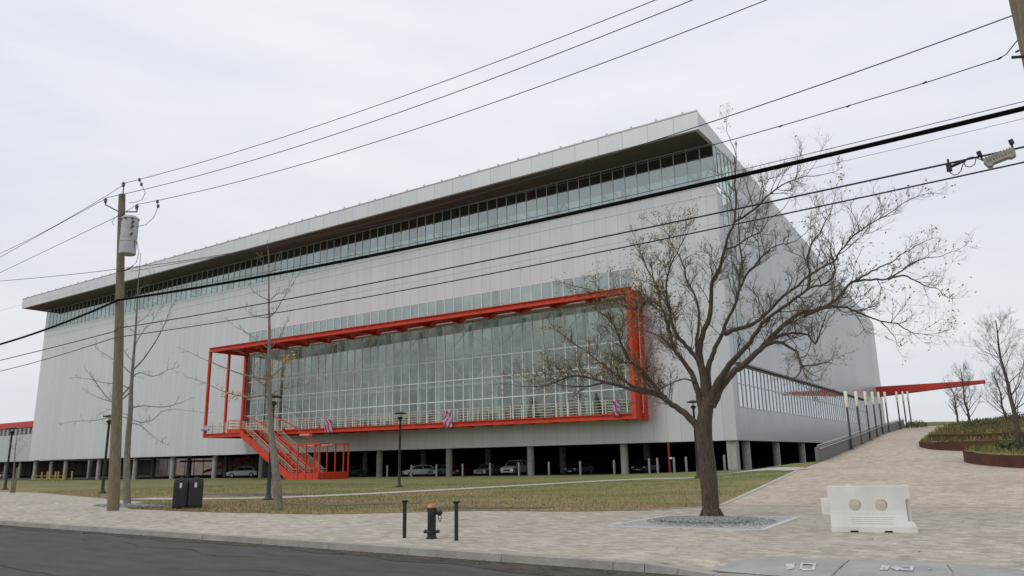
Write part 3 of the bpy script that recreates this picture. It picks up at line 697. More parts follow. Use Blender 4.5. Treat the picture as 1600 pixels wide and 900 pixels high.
# ---------------------------------------------------------------- neighbour building, far left
nb = empty('annex_building', (0, 0, 0), 'lower grey building with dark red roof band at the far left edge', 'building')
NX1 = -196; g = MB(); g.box(-330, NX1, 90, 130, 3.3, 9.9); g.build('wall', panel_mat('annex_siding', 0, (.45, .47, .46), 3.0), nb)
g = MB(); g.box(-331, NX1+.4, 89.4, 130.5, 11.6, 13.1); g.build('roof_band', redd_m, nb)
g = MB()
g.box(-330, NX1, 90.2, 130, 9.9, 11.6); g.build('window_band', glass_m, nb)
for i in range(12):
    x = NX1-1-i*8; g = MB(); g.lathe([(.35, -1.0), (.35, 3.3)], (x, 91, 0), 12); g.build('column', conc_m, nb)
g = MB()
for i in range(60): g.box(-330+i*2.3, -329.88+i*2.3, 89.95, 90.15, 9.9, 11.6)
g.build('mullion', mull_m, nb)

# ---------------------------------------------------------------- utility poles, wires
PY = 17.3
def insul(g, x, y, z): g.lathe([(.03, -.12), (.07, -.10), (.05, -.05), (.085, -.03), (.06, .02), (.09, .05), (.04, .11), (.03, .14)], (x, y, z), 10)
def pole(x, y, H, r0, r1, lean, label, equip=True):
    root = empty('utility_pole', (x, y, 0), label, 'utility pole', 'wooden utility poles along the kerb')
    g = MB(); n_ = 14; pts = []; rr = []
    for k in range(n_+1):
        t = k/n_; pts.append((lean*t+.02*math.sin(t*5), .03*math.sin(t*4), -.3+(H+.3)*t)); rr.append(r0+(r1-r0)*t)
    g.tube(pts, rr, 14); g.build('shaft', wood_m, root, smooth=True); return root
p1 = pole(-31.75, PY, 14.15, .24, .15, -1.85, 'tall weathered wooden utility pole carrying a grey transformer, left of the picture')
dark_m = mat('dark_hardware', (.03, .03, .032), .7, metal=.2)
porc_m = mat('porcelain', (.10, .075, .07), .3)
# geometry positions measured around the pole head (x from world, z height)
def P1(px, py, dy=0): p = at(px, py, PY+dy); return Vector((p.x+31.75, p.y-PY, p.z))
g = MB(); tp = P1(189.5, 303)
g.tube([P1(196, 312)+Vector((0, -.12, 0)), P1(197, 290)+Vector((0, -.12, 0))], .025, 6)
g.tube([P1(186, 331), P1(165, 320), P1(165, 313)], .03, 6); g.tube([P1(197, 331), P1(214, 331), P1(214, 323)], .03, 6)
g.tube([P1(184, 424, -.2), P1(200, 421, -.3), P1(207, 416, -.3)], .03, 6)
g.build('bracket', dark_m, p1)
g = MB()
for q in ((197, 288), (165, 312), (214, 322)):
    c = P1(*q); insul(g, c.x, c.y-(.12 if q[0] == 197 else 0), c.z-.05)
g.build('insulator', porc_m, p1)
tr0 = P1(198.5, 398, -.45); tt = P1(198.5, 343, -.45)
g = MB(); Hh = tt.z-tr0.z
g.lathe([(.31, 0), (.345, .03), (.345, Hh*.33), (.36, Hh*.34), (.36, Hh*.37), (.345, Hh*.38), (.345, Hh-.08), (.37, Hh-.07), (.37, Hh-.02), (.28, Hh+.07), (.05, Hh+.11)], tuple(tr0), 24)
tf = g.build('transformer', galv_m, p1, smooth=True, label='grey cylindrical pole transformer')
g = MB()
for a in (-2.6, -1.9, -1.1, -.3): g.lathe([(.05, 0), (.05, .06)], (tr0.x+.37*math.cos(a), tr0.y+.37*math.sin(a), tr0.z+Hh-.12), 8)
for sx in (-1, 1):
    for z in (.82, .70, .5): g.tube([(tr0.x+sx*.33, tr0.y-.1, tr0.z+Hh*z), (tr0.x+sx*.49, tr0.y-.12, tr0.z+Hh*z+.03)], [.035, .06], 8)
g.build('bushing', porc_m, tf)
g = MB()
for zz in (.2, .8): g.beam((tr0.x-.1, tr0.y+.2, tr0.z+Hh*zz), (tr0.x-.3, .0, tr0.z+Hh*zz), .2, .12)
g.build('mount', dark_m, tf)
g = MB()
def arc(pxs, r, dy=-.35): g.tube([P1(*q, dy) for q in pxs], r, 5, cap=False)
arc([(218, 281), (221, 288), (227, 301), (222, 312), (212, 316), (201, 317)], .012); arc([(246, 315), (247, 324), (240, 340), (228, 351), (214, 354)], .012)
arc([(178, 352), (175, 347), (180, 340), (186, 336)], .012); arc([(214, 378), (217, 395), (213, 410), (205, 417)], .012); arc([(205, 336), (208, 345), (205, 355), (211, 375), (209, 390), (200, 385), (194, 370)], .012)
arc([(196, 340), (191, 355), (193, 372), (200, 388)], .012)
g.build('jumper_cable', dark_m, p1)
g = MB()
for q in ((218, 281), (221, 288), (246, 315), (247, 322)): c = P1(*q, -.35); g.lathe([(.03, -.08), (.06, -.05), (.06, .05), (.03, .08)], tuple(c), 8)
g.build('fuse_cutout', porc_m, p1)
p2 = pole(1.30, PY, 14.6, .24, .17, -.35, 'second wooden utility pole cut off by the right edge of the picture')
g = MB(); g.tube([(-.1, -.2, 9.4), (-.6, -.25, 9.5)], .03, 6); g.build('bracket', dark_m, p2)

def wire(label, right, left, r, dy=0.0, col=dark_m, knots=()):
    """a cable through measured points on its own vertical plane; quadratic sag fit"""
    def fit(pts):
        P = [at(x_, y_, PY+dy) for x_, y_ in pts]
        X = [p.x/10 for p in P]; Z = [p.z for p in P]
        if len(pts) == 2: 
            b_ = (Z[1]-Z[0])/(X[1]-X[0]); return lambda x: Z[0]+b_*(x/10-X[0])
        c = [float(v) for v in np.polyfit(X, Z, 2)[::-1]]
        return lambda x: c[0]+c[1]*x/10+c[2]*x*x/100
    pts = []
    xp = at(right[0][0], right[0][1], PY+dy).x; 
    if left:
        fl = fit(left); xl = at(left[0][0], left[0][1], PY+dy).x
        pts += [(x_, PY+dy, fl(x_)) for x_ in [xl-15+15*k/14 for k in range(15)]]
    fr = fit(right)
    pts += [(xp+(1.3-xp)*k/40, PY+dy, fr(xp+(1.3-xp)*k/40)) for k in range(41)]
    g = MB(); g.tube(pts, r, 6, cap=True)
    o = g.build('overhead_wire', col, smooth=True); tag(o, label, 'overhead wire', 'overhead wires between the poles'); return fr
wire('topmost thin power line from the insulator above the pole head up to the top edge', [(197, 288), (300, 253), (600, 165), (1020, 0)], [(196, 287), (100, 345), (0, 396)], .013)
wire('second thin power line from the left bracket insulator of the pole', [(165, 311), (300, 273), (600, 188), (1078, 0)], [(164, 311), (80, 357), (0, 402)], .014, .3)
wire('third thin power line from the right bracket insulator of the pole', [(214, 321), (400, 272), (700, 190), (1192, 0)], [(190, 335), (90, 383), (0, 426)], .013, -.3)
wire('plain grey wire below the transformer passing in front of the roof canopy', [(205, 418), (310, 403), (700, 320), (1115, 186), (1350, 105), (1600, 22)], [(180, 421), (100, 430), (0, 439)], .013)
wire('knotted spliced wire running over the roof corner to the right pole', [(300, 440), (700, 343), (1145, 218), (1320, 165), (1565, 90)], None, .010, .1) if False else None
def freewire(label, pts, r, Y, name='overhead_wire', knots=()):
    g = MB(); P = [at(a, b, Y) for a, b in pts]; g.tube(P, r, 6)
    for k in knots:
        c = at(*k, Y); g.tube([c+Vector((-.04, 0, -.012)), c+Vector((.04, 0, .012))], .02, 6)
    o = g.build(name, dark_m); return tag(o, label, 'overhead wire', 'overhead wires between the poles')
freewire('thin spliced wire with small clamps ending at a bent jumper beside the right pole', [(205, 424), (420, 387), (700, 328), (930, 275), (1145, 218), (1240, 191), (1320, 167), (1444, 130), (1560, 92), (1572, 85), (1592, 60)], .011, PY+.12, knots=((1220, 197), (1325, 166), (1445, 129), (1562, 91), (1590, 80)))
wire('thick black bundled cable sweeping across the whole facade', [(185, 468), (300, 452), (640, 388), (900, 330), (1165, 272), (1400, 218), (1600, 170)], [(180, 471), (90, 508), (0, 538)], .052, -.25, mat('black_cable', (.004, .004, .004), .9, spec=.1))
wire('fine support strand just above the thick black cable', [(187, 463), (300, 446), (640, 381), (900, 323), (1165, 265), (1400, 210), (1600, 156)], None, .008, -.25)
wire('upper of the two communication cables below the thick cable', [(185, 512), (300, 495), (640, 432), (1165, 320), (1300, 293), (1440, 266), (1545, 243), (1600, 231)], [(178, 518), (90, 541), (0, 563)], .020, -.2)
wire('lowest communication cable running beneath all the others', [(185, 527), (400, 492), (640, 455), (1165, 346), (1400, 293), (1600, 257)], [(178, 528), (90, 556), (0, 580)], .017, -.22)
freewire('faint distant wire between the thick cable and the communication cables', [(1180, 285), (1300, 256), (1430, 226), (1600, 185)], .010, 40)
freewire('faint wire at the far left crossing below the canopy end', [(0, 486), (40, 474), (140, 448)], .012, 60)
# equipment on the cable
Yc = PY-.2
cb = at(1562, 247, Yc); ca = empty('cable_amplifier', cb, 'boxy grey amplifier hanging from the communication cable near the right pole', 'cable box', rz=0)
ca.rotation_euler = (0, -.22, 0)
g = MB()
g.prism([(-.26, -.07, .10), (.26, -.07, .10), (.28, -.07, .02), (.26, -.07, -.08), (.17, -.07, -.10), (.13, -.07, -.07), (-.13, -.07, -.07), (-.17, -.07, -.12), (-.24, -.07, -.10), (-.28, -.07, .02)], (0, .16, 0))
for k in range(9): g.box(-.22+k*.053, -.20+k*.053, -.10, .12, -.0, .115)
g.build('housing', mat('cast_alloy', (.30, .29, .25), .55, metal=.4, var=.15, vscale=8), ca, bevel=.012)
g = MB(); g.tube([(-.27, 0, .07), (-.28, 0, .26)], .02, 6); g.tube([(.26, 0, .07), (.29, 0, .24)], .02, 6); g.box(-.32, -.24, -.04, .04, .2, .29); g.box(.25, .33, -.04, .04, .18, .27)
g.build('hanger', dark_m, ca)
g = MB(); g.tube([at(a, b, Yc) for a, b in ((1543, 251), (1534, 250), (1527, 247), (1520, 245), (1512, 247), (1506, 254), (1509, 260), (1516, 261), (1523, 257), (1525, 248), (1519, 246), (1510, 250), (1504, 258), (1502, 266), (1497, 272), (1491, 274), (1485, 270), (1483, 266))], .010, 5)
tag(g.build('cable_loop', dark_m), 'thin looped tail of cable curling below the communication cable beside the amplifier', 'cable loop')
g = MB(); c = at(1483, 262, Yc); g.box(c.x-.05, c.x+.05, c.y-.05, c.y+.05, c.z-.08, c.z+.06); g.box(c.x-.02, c.x+.02, c.y-.02, c.y+.02, c.z+.06, c.z+.19); g.tube([c+Vector((-.02, 0, 0)), c+Vector((.3, 0, .09))], .035, 8)
tag(g.build('cable_splice', dark_m, bevel=.01), 'small black splice block clamped on the communication cable left of the amplifier', 'cable splice')

# ---------------------------------------------------------------- street lamps
def mk_lamp(label):
    r = empty('street_lamp', (0, 0, 0), label, 'street lamp', 'black post lamps')
    MB().lathe([(.26, 0), (.26, .06), (.20, .12), (.11, .25), (.10, .9), (.085, 1.0), (.075, 4.55), (.10, 4.6), (.10, 4.66)], n=18).build('post', black_m, r, smooth=True)
    MB().lathe([(.10, 4.66), (.17, 4.72), (.20, 4.80), (.12, 4.84), (.06, 4.9)], n=18).build('collar', black_m, r, smooth=True)
    MB().lathe([(.07, 4.84), (.08, 5.06)], n=16).build('lamp', lensw_m, r, smooth=True)
    MB().lathe([(.10, 5.04), (.42, 5.07), (.44, 5.11), (.40, 5.15), (.12, 5.22), (.03, 5.24)], n=24).build('lamp_cap', black_m, r, smooth=True)
    return r
lamps = [((-52.1, 27.5), 'black lamp post standing left of the wooden utility pole'),
         ((-31.85, 25.1), 'black lamp post standing beside the slim tree in front of the red staircase'),
         ((-37.1, 40.3), 'black lamp post on the lawn below the middle of the balcony, behind the hydrant'),
         ((-19.1, 50.3), 'black lamp post partly hidden by the big bare tree trunk'),
         ((-72.5, 30.0), 'black lamp post at the far left edge of the picture')]
l0 = None
for (x, y), lab in lamps:
    z = hL(x, y)
    if l0 is None: l0 = mk_lamp(lab); l0.location = (x, y, z)
    else: dup(l0, (x, y, z), label=lab)
# glowing-tube style light columns along the ramp
def mk_col(label):
    r = empty('light_column', (0, 0, 0), label, 'lamp post', 'light columns along the ramp rail')
    MB().lathe([(.2, 0), (.2, .05), (.085, .1), (.075, 3.1)], n=14).build('post', mat('dark_grey_paint', (.055, .058, .062), .5), r, smooth=True)
    MB().lathe([(.10, 3.1), (.12, 3.13), (.12, 4.28), (.10, 4.32)], n=14).build('light_tube', lensw_m, r, smooth=True)
    return r
cl = [(-11.35, 61.8), (-11.76, 68.4), (-12.03, 74.36), (-12.41, 80.76), (-12.7, 86.4), (-12.75, 91), (-12.55, 98.5), (-12.35, 102.2), (-12.2, 105.5)]
ords = ['nearest and tallest looking', 'second', 'third', 'fourth', 'fifth', 'sixth', 'seventh, after the gap,', 'eighth', 'last and farthest']
c0 = None
for (x, y), o_ in zip(cl, ords):
    lab = o_+' dark post with a cream light tube along the ramp rail'
    if c0 is None: c0 = mk_col(lab); c0.location = (x, y, hP(y))
    else: dup(c0, (x, y, hP(y)), label=lab)
# ramp parapet
rw = empty('ramp_parapet', (0, 0, 0), 'grey parapet wall with metal handrail along the left side of the ramp', 'wall')
g = MB(); ys = [52.3+k*2.2 for k in range(24)]; top = []
for a, b in zip(ys, ys[1:]):
    for s_ in (0,):
        i = len(g.v)
        for y in (a, b):
            x = xe(y)-.12; z = hP(y); g.v += [(x-.1, y, z-1.6), (x+.1, y, z-1.6), (x+.1, y, z+.92), (x-.1, y, z+.92)]
        for k in range(4): l = (k+1) % 4; g.f.append((i+k, i+l, i+4+l, i+4+k))
        if a == ys[0]: g.f.append((i+3, i+2, i+1, i))
g.build('panel', mat('parapet_grey', (.15, .15, .145), .6, metal=.2, var=.1), rw)
g = MB(); g.tube([(xe(y)-.02, y, hP(y)+1.06) for y in ys], .035, 8); g.tube([(xe(y)+.12, y, hP(y)+.86) for y in ys], .025, 8)
for y in ys: g.tube([(xe(y)-.05, y, hP(y)+.9), (xe(y)-.02, y, hP(y)+1.06)], .02, 6)
g.build('handrail', galv_m, rw)

# ---------------------------------------------------------------- pavement furniture
def bollard(x, y, label):
    g = MB(); g.lathe([(.045, 0), (.045, .80), (.075, .83), (.08, .865), (.03, .875)], n=16)
    o = g.build('bollard', black_m, smooth=True); o.location = (x, y, 0); return tag(o, label, 'bollard', 'slim black bollards guarding the hydrant')
bollard(-12.75, 14.06, 'slim black bollard to the left of the black fire hydrant')
bollard(-11.2, 14.1, 'slim black bollard to the right of the black fire hydrant')
hy = empty('fire_hydrant', (-12.02, 14.2, 0), 'black fire hydrant with a bronze cap and a hanging chain between two bollards', 'fire hydrant')
MB().lathe([(.13, 0), (.13, .03), (.105, .05), (.105, .12), (.13, .13), (.13, .165), (.10, .18), (.10, .62), (.115, .65), (.12, .68), (.105, .70)], n=20).build('barrel', black_m, hy, smooth=True)
MB().lathe([(.12, .70), (.12, .715), (.10, .75), (.06, .79), (.03, .80), (.03, .85), (.015, .86)], n=18).build('bonnet', bronze_m, hy, smooth=True)
g = MB(); cdir = Vector((math.cos(YAW), -math.sin(YAW), 0))
def along(u, z, v=0): q = cdir*u+Vector((-cdir.y, cdir.x, 0))*(-v); return (q.x, q.y, z)
g.tube([along(.08, .60), along(.17, .585), along(.171, .584), along(.225, .575)], [.055, .055, .075, .07], 12); g.tube([along(.22, .575), along(.25, .57)], .03, 6); g.tube([along(0, .6), along(0, .6, .15), along(0, .6, .151), along(0, .6, .19)], [.06, .06, .075, .07], 12)
g.build('outlet', black_m, hy, smooth=True)
for s_ in (-1, 1):
    g = MB(); g.tube([along(s_*.08, .145), along(s_*.16, .165), along(s_*.185, .175)], [.03, .045, .03], 8); g.build('flange_bolt', black_m, hy)
g = MB()
cp = [along(.22, .53), along(.225, .47), along(.215, .41), along(.19, .36), along(.175, .40), along(.16, .47), along(.14, .55)]
g.tube(cp, .009, 5); g.build('chain', dark_m, hy)
# double litter bin
tb = empty('litter_bin', (-29.7, 19.3, 0), 'black twin litter and recycling bin with two small white labels', 'litter bin', rz=.95)
g = MB()
def octbox(g, x0, x1, d, z0, z1, c, tx=0):
    z1 = z1-.06
    base = [(x0+c, -d), (x1-c, -d), (x1, -d+c), (x1, d-c), (x1-c, d), (x0+c, d), (x0, d-c), (x0, -d+c)]
    i = len(g.v); mx_ = (x0+x1)/2
    g.v += [(mx_+(x-mx_)*.97, y*.9, z0) for x, y in base]+[(x, y, z0+.12) for x, y in base]+[(x, y, z1) for x, y in base]+[(mx_+(x-mx_)*(1-tx), y*(1-tx*1.3), z1+.16) for x, y in base]
    for r_ in range(3):
        for k in range(8): l = (k+1) % 8; g.f.append((i+r_*8+k, i+r_*8+l, i+(r_+1)*8+l, i+(r_+1)*8+k))
    g.f.append(tuple(i+k for k in reversed(range(8)))); g.f.append(tuple(i+24+k for k in range(8)))
binm = mat('bin_plastic', (.016, .017, .017), .5, var=.2)
for x0 in (-.572, .002):
    g = MB(); octbox(g, x0, x0+.57, .36, .02, 1.12, .045, .09); bo = g.build('bin_body', binm, tb, bevel=.012)
    g = MB()
    for k in range(9): g.box(x0+.1+k*.05, x0+.115+k*.05, -.368, -.36, .2, .95)
    g.build('rib', binm, bo)
    g = MB(); g.lathe([(.11, 0), (.115, .008)], n=18); o = g.build('opening', rubber_m, bo); o.location = (x0+.285, -.30, 1.205); o.rotation_euler = (math.radians(50), 0, 0)
    g = MB(); g.box(x0+.24, x0+.33, -.376, -.370, .86, 1.06); g.build('label_plate', plastic_m, bo)
# water barrier
wb = empty('road_barrier', (0, 0, 0), 'white plastic water filled road barrier with two round holes on the paving', 'road barrier')
A = gz(1299, 830); B = gz(1432, 831.5); ux = (B-A).normalized(); LN = (B-A).length; wb.location = (A+B)/2; wb.rotation_euler = (0, 0, math.atan2(ux.y, ux.x))
h2 = LN/2
def barrier():
    # side outline in x,z with two circular through holes; built by boolean-free grid then displaced profile
    bm = bmesh.new()
    H = 1.03; outl = [(-h2+.02, .0), (h2-.0, .0), (h2-.0, .10), (h2-.04, .22), (h2-.11, .22), (h2-.11, .74), (h2+.0-.06, .76), (h2-.06, 1.03), (-h2+.0, 1.03), (-h2+.0, .76), (-h2+.02, .30)]
    return outl
outl = barrier()
def thick(z): return interp(z, [0, .12, .38, .50, 1.03], [.24, .235, .17, .15, .135])
bm = bmesh.new()
hole = [(-.34, .60), (.22, .60)]; R_ = .135
cells_x = sorted(set([-h2+k*(2*h2)/60 for k in range(61)])); 
fv = {}
import mathutils
def inside(x, z):
    if z < 0 or z > 1.03: return False
    r = interp(z, [0, .10, .22, .221, .74, .76, 1.03], [h2, h2, h2-.04, h2-.17, h2-.17, h2-.06, h2-.06]); l = -h2
    return l <= x <= r and all((x-a)**2+(z-b)**2 > R_*R_ for a, b in hole) and not (z < .045 and (abs(x+.42) < .09 or abs(x-.30) < .09))
# polygon with holes through mathutils tessellation
from mathutils.geometry import tessellate_polygon
bot = [(-h2, 0), (-.51, 0), (-.50, .045), (-.34, .045), (-.33, 0), (.21, 0), (.22, .045), (.38, .045), (.39, 0), (h2, 0), (h2, .10), (h2-.05, .23), (h2-.17, .25), (h2-.17, .72), (h2-.06, .76), (h2-.06, 1.03), (-h2, 1.03)]
loops = [[Vector((x, z, 0)) for x, z in bot]]+[[Vector((a+R_*math.cos(-t*math.pi/12), b+R_*math.sin(-t*math.pi/12), 0)) for t in range(24)] for a, b in hole]
flat = [v for l in loops for v in l]; tris = tessellate_polygon(loops)
g = MB(); nF = len(flat)
g.v = [(v.x, -thick(v.y), v.y) for v in flat]+[(v.x, thick(v.y), v.y) for v in flat]
for t in tris: g.f.append((t[0], t[1], t[2])); g.f.append((nF+t[2], nF+t[1], nF+t[0]))
k0 = 0
for l in loops:
    n_ = len(l)
    for j in range(n_): a, b = k0+j, k0+(j+1) % n_; g.f.append((a, b, nF+b, nF+a))
    k0 += n_
bm.free()
me_body = g.build('barrier_body', plastic_m, wb)
bmx = bmesh.new(); bmx.from_mesh(me_body.data)
for z in (.12, .25, .38, .50): bmesh.ops.bisect_plane(bmx, geom=bmx.verts[:]+bmx.edges[:]+bmx.faces[:], plane_co=(0, 0, z), plane_no=(0, 0, 1))
for v in bmx.verts: v.co.y = math.copysign(thick(v.co.z), v.co.y)
bmesh.ops.recalc_face_normals(bmx, faces=bmx.faces[:]); bmx.to_mesh(me_body.data); bmx.free()
bv = me_body.modifiers.new('b', 'BEVEL'); bv.width = .018; bv.segments = 3; bv.limit_method = 'ANGLE'; bv.angle_limit = math.radians(35)
g = MB(); g.box(-h2-.16, -h2+.02, -.09, .09, .36, .75); g.build('connector_tab', plastic_m, wb, bevel=.02)
g = MB(); g.lathe([(.04, .22), (.04, .74)], (h2-.1, 0, 0), 12); g.build('connector_pin', plastic_m, wb, smooth=True)
g = MB()
for z in (.335, .29, .245, .20): g.beam((-.45, -thick(z)-.001, z), (.42, -thick(z)-.001, z), .012, .012)
g.build('moulded_rib', plastic_m, wb)
g = MB()
for x in (-.42, .30): g.lathe([(.05, 1.03), (.05, 1.045)], (x, 0, 0), 12)
g.build('filler_cap', plastic_m, wb)

# ---------------------------------------------------------------- planters on the right
def planter(poly, hwall, inner, label, mound, wallz):
    r = empty('planter', (0, 0, 0), label, 'planter', 'rusted steel planters beside the ramp')
    g = MB(); fine = smoothpts(poly, 2)
    for a, b in zip(fine, fine[1:]):
        for s_ in (0,):
            za, zb = wallz(a[1]), wallz(b[1])
            d = Vector((b[0]-a[0], b[1]-a[1], 0)).normalized(); nn = Vector((d.y, -d.x, 0))*.03
            i = len(g.v)
            for p, z in ((a, za), (b, zb)): g.v += [(p[0]-nn.x, p[1]-nn.y, z-1.2), (p[0]+nn.x, p[1]+nn.y, z-1.2), (p[0]+nn.x, p[1]+nn.y, z+hwall), (p[0]-nn.x, p[1]-nn.y, z+hwall)]
            for k in range(4): l = (k+1) % 4; g.f.append((i+k, i+l, i+4+l, i+4+k))
    g.build('steel_edge', corten_m, r)
    o = sheet('soil', fine+inner, mound, grass_m, 1.5, 1.5); o.parent = r; del o['kind']
    return r
w1 = lambda y: (max(hP(y), 1.9)*.5+.5*2.1 if y < 62 else 2.08+(hP(y)-hP(62))*.6)-.5*max(0, min(1, (y-63)/7))
po1 = [(20, 49), (8, 52.5), (0, 56), (-3.4, 58.4), (-5.6, 59.6), (-6.9, 62.3), (-7.2, 66), (-7.4, 75), (-7.6, 90)]
def mound1(x, y):
    d = min(math.hypot(x-a, y-b) for a, b in smoothpts(po1, 1)); return min(max(hP(y)-.1, w1(y))+.32+min(1, d/6)*.85, 1.75+.0325*y)+.06*math.sin(x*1.3+y)
planter(po1, .40, [(-6, 100), (40, 104), (40, 49)], 'upper rusted steel planter with dry grass mound and two edging tiers beside the ramp', mound1, lambda y: w1(y))
po2 = [(20, 41), (6, 43.6), (2, 44.8), (-.6, 46.2), (-2.3, 48.3), (-3.55, 51.0), (-3.4, 53.4), (-1.5, 54.6), (3, 54.4), (20, 51)]
def mound2(x, y):
    d = min(math.hypot(x-a, y-b) for a, b in smoothpts(po2, 1)); return hP(y)+.55+min(1, d/3.5)*.4+.06*math.sin(x*2+y*1.4)
planter(po2, .62, [], 'lower rusted steel planter nearest the camera at the right edge', mound2, lambda y: hP(y))
g = MB(); f2 = smoothpts([(p[0]+.5, p[1]+1.2) for p in po1], 2)
for a, b in zip(f2, f2[1:]):
    if a[1] < 64.5: g.beam((a[0], a[1], w1(a[1])+.78), (b[0], b[1], w1(b[1])+.78), .05, .2)
pl = [o for o in C.objects if o.name.startswith('planter')][0]
g.build('upper_edge', corten_m, pl)
import itertools
tuft_m = mat('dry_tuft', (.16, .11, .05), .9, col2=(.10, .10, .035), vscale=1)
blades('planter_grass', 9000, (-7, 12), (58, 92), .15, .5, lambda x, y: x > -6.8+.0*(y) and math.hypot(x+3.4, y-58) > .8 and y > interp(x, [-7, -5.6, -3.4, 0, 8], [62.3, 60.2, 58.9, 56.6, 54]), mound1, tuft_m)
blades('planter_grass', 5000, (-3.3, 10), (44, 54), .10, .32, lambda x, y: interp(x, [-3.5, -2.3, -.6, 2, 10], [51, 48.6, 46.6, 45.1, 43.6]) < y < 54, mound2, grass_m)
green_m = mat('shrub_green', (.035, .060, .016), .9, col2=(.075, .105, .035), vscale=3)
def shrub(cx, cy, z, r, h, label, n=500):
    root = empty('shrub', (cx, cy, z), label, 'shrub', 'low green shrubs in the planters')
    g = MB()
    for k in range(n):
        a = random.uniform(0, 6.28); e_ = random.random(); rr = r*math.sqrt(random.random())
        p = Vector((rr*math.cos(a), rr*math.sin(a), h*e_*(1-.5*(rr/r)**2))); s = random.uniform(.05, .12)
        q = Vector((random.uniform(-1, 1), random.uniform(-1, 1), random.uniform(-.3, 1))).normalized(); t = q.orthogonal().normalized()*s; u = q.cross(t)
        g.quad(p-t, p-u*.5, p+t, p+u*.5)
    g.build('foliage', green_m, root)
    g = MB()
    for k in range(6): a = k*1.05; g.tube([(0, 0, 0), (r*.5*math.cos(a), r*.5*math.sin(a), h*.7)], .02, 4)
    g.build('stem', twig_m, root)
shrub(-.8, 49.6, mound2(-.8, 49.6), .95, .75, 'dark green shrub in the lower planter left of the bare tree')
shrub(-3.2, 72, mound1(-3.2, 72), 1.5, .9, 'wide green shrub at the left end of the upper planter')
shrub(-1.0, 80, mound1(-1, 80), 1.3, .8, 'small green shrub behind the dry grass of the upper planter')
shrub(-11.2, 101, hP(101), 1.3, 1.0, 'round dark shrub at the top of the ramp beside the last light columns')

# ---------------------------------------------------------------- trees
def curve(pts, n=3):
    """Catmull-Rom through pts"""
    o = []
    P = [pts[0]]+pts+[pts[-1]]
    for i in range(1, len(P)-2):
        for k in range(n):
            t = k/n; a, b, c, d = P[i-1], P[i], P[i+1], P[i+2]
            o.append(.5*((2*b)+(c-a)*t+(2*a-5*b+4*c-d)*t*t+(3*b-a-3*c+d)*t*t*t))
    o.append(P[-2]); return o
def rdir(d, ang, upb):
    d = d.normalized(); x = d.orthogonal().normalized(); y = d.cross(x); a = random.uniform(0, 6.28)
    v = d*math.cos(ang)+(x*math.cos(a)+y*math.sin(a))*math.sin(ang); v.z += upb; return v.normalized()
def twig(g, lv, p, d, ln, r, leaves, lvl, lp, droop=.0):
    n = 5 if lvl == 0 else 4; pts = [p.copy()]; q = p.copy(); dd = d.copy()
    for k in range(n):
        dd = (dd+Vector((random.uniform(-1, 1), random.uniform(-1, 1), random.uniform(-1, 1)))*.23+Vector((0, 0, .06-droop))).normalized()
        q = q+dd*ln/n; pts.append(q.copy())
    g.tube(pts, [r*(1-.75*k/n) for k in range(n+1)], 4 if lvl == 0 else 3, cap=False)
    if lvl < lv:
        cnt = {0: 5, 1: 4, 2: 3}[lvl]
        for c in range(cnt):
            t = random.uniform(.25, 1); i = min(n-1, int(t*n)); b = pts[i].lerp(pts[i+1], t*n-i)
            twig(g, lv, b, rdir(pts[i+1]-pts[i], random.uniform(.45, 1.0), .12-droop), ln*random.uniform(.40, .65), r*.55, leaves, lvl+1, lp, droop)
    elif leaves is not None and random.random() < lp:
        leaf(leaves, pts[-1], random.randint(1, 2), .04)
def leaf(g, p, n, s):
    for k in range(n):
        c = p+Vector((random.uniform(-1, 1), random.uniform(-1, 1), random.uniform(-1, .4)))*.10
        q = Vector((random.uniform(-1, 1), random.uniform(-1, 1), random.uniform(-1, 1))).normalized(); t = q.orthogonal().normalized()*s*random.uniform(.6, 1.2); u = q.cross(t)*.5
        g.quad(c-t, c-u, c+t, c+u)
leaf_m = mat('autumn_leaf', (.20, .15, .035), .8, col2=(.34, .26, .08), vscale=4)
leafy_m = mat('yellow_leaf', (.40, .24, .03), .8, col2=(.50, .34, .06), vscale=4)
TY = 21.9
def T(px, py, dy=0): return at(px, py, TY+dy)
tree = empty('bare_tree', (-8.0, TY, 0), 'large spreading bare tree with dark trunk in front of the hall corner', 'tree')
def rel(pts, base): return [p-Vector(base) for p in pts]
base = (-8.0, TY, 0)
trunk = [T(1113, 810), T(1111, 800), T(1109, 770), T(1106, 735), T(1102, 700), T(1100, 680), T(1101, 655), T(1106, 630), T(1112, 612)]
g = MB(); g.tube(rel(curve(trunk), base), [.33, .285, .262, .25, .245, .242, .24, .25, .248, .245, .243, .24, .24, .24, .24, .24, .235, .23, .22, .21, .20, .17, .15, .12, .10][:len(curve(trunk))], 16)
for k in range(6):   # root flare
    a = k*1.05+.3; g.tube([Vector((T(1112, 808).x+8.0, 0, .22))+Vector((math.cos(a), math.sin(a), 0))*.16, Vector((T(1112, 808).x+8.0, 0, .0))+Vector((math.cos(a), math.sin(a), 0))*.34], [.13, .06], 8)
tr_o = g.build('trunk', bark_m, tree, smooth=True)
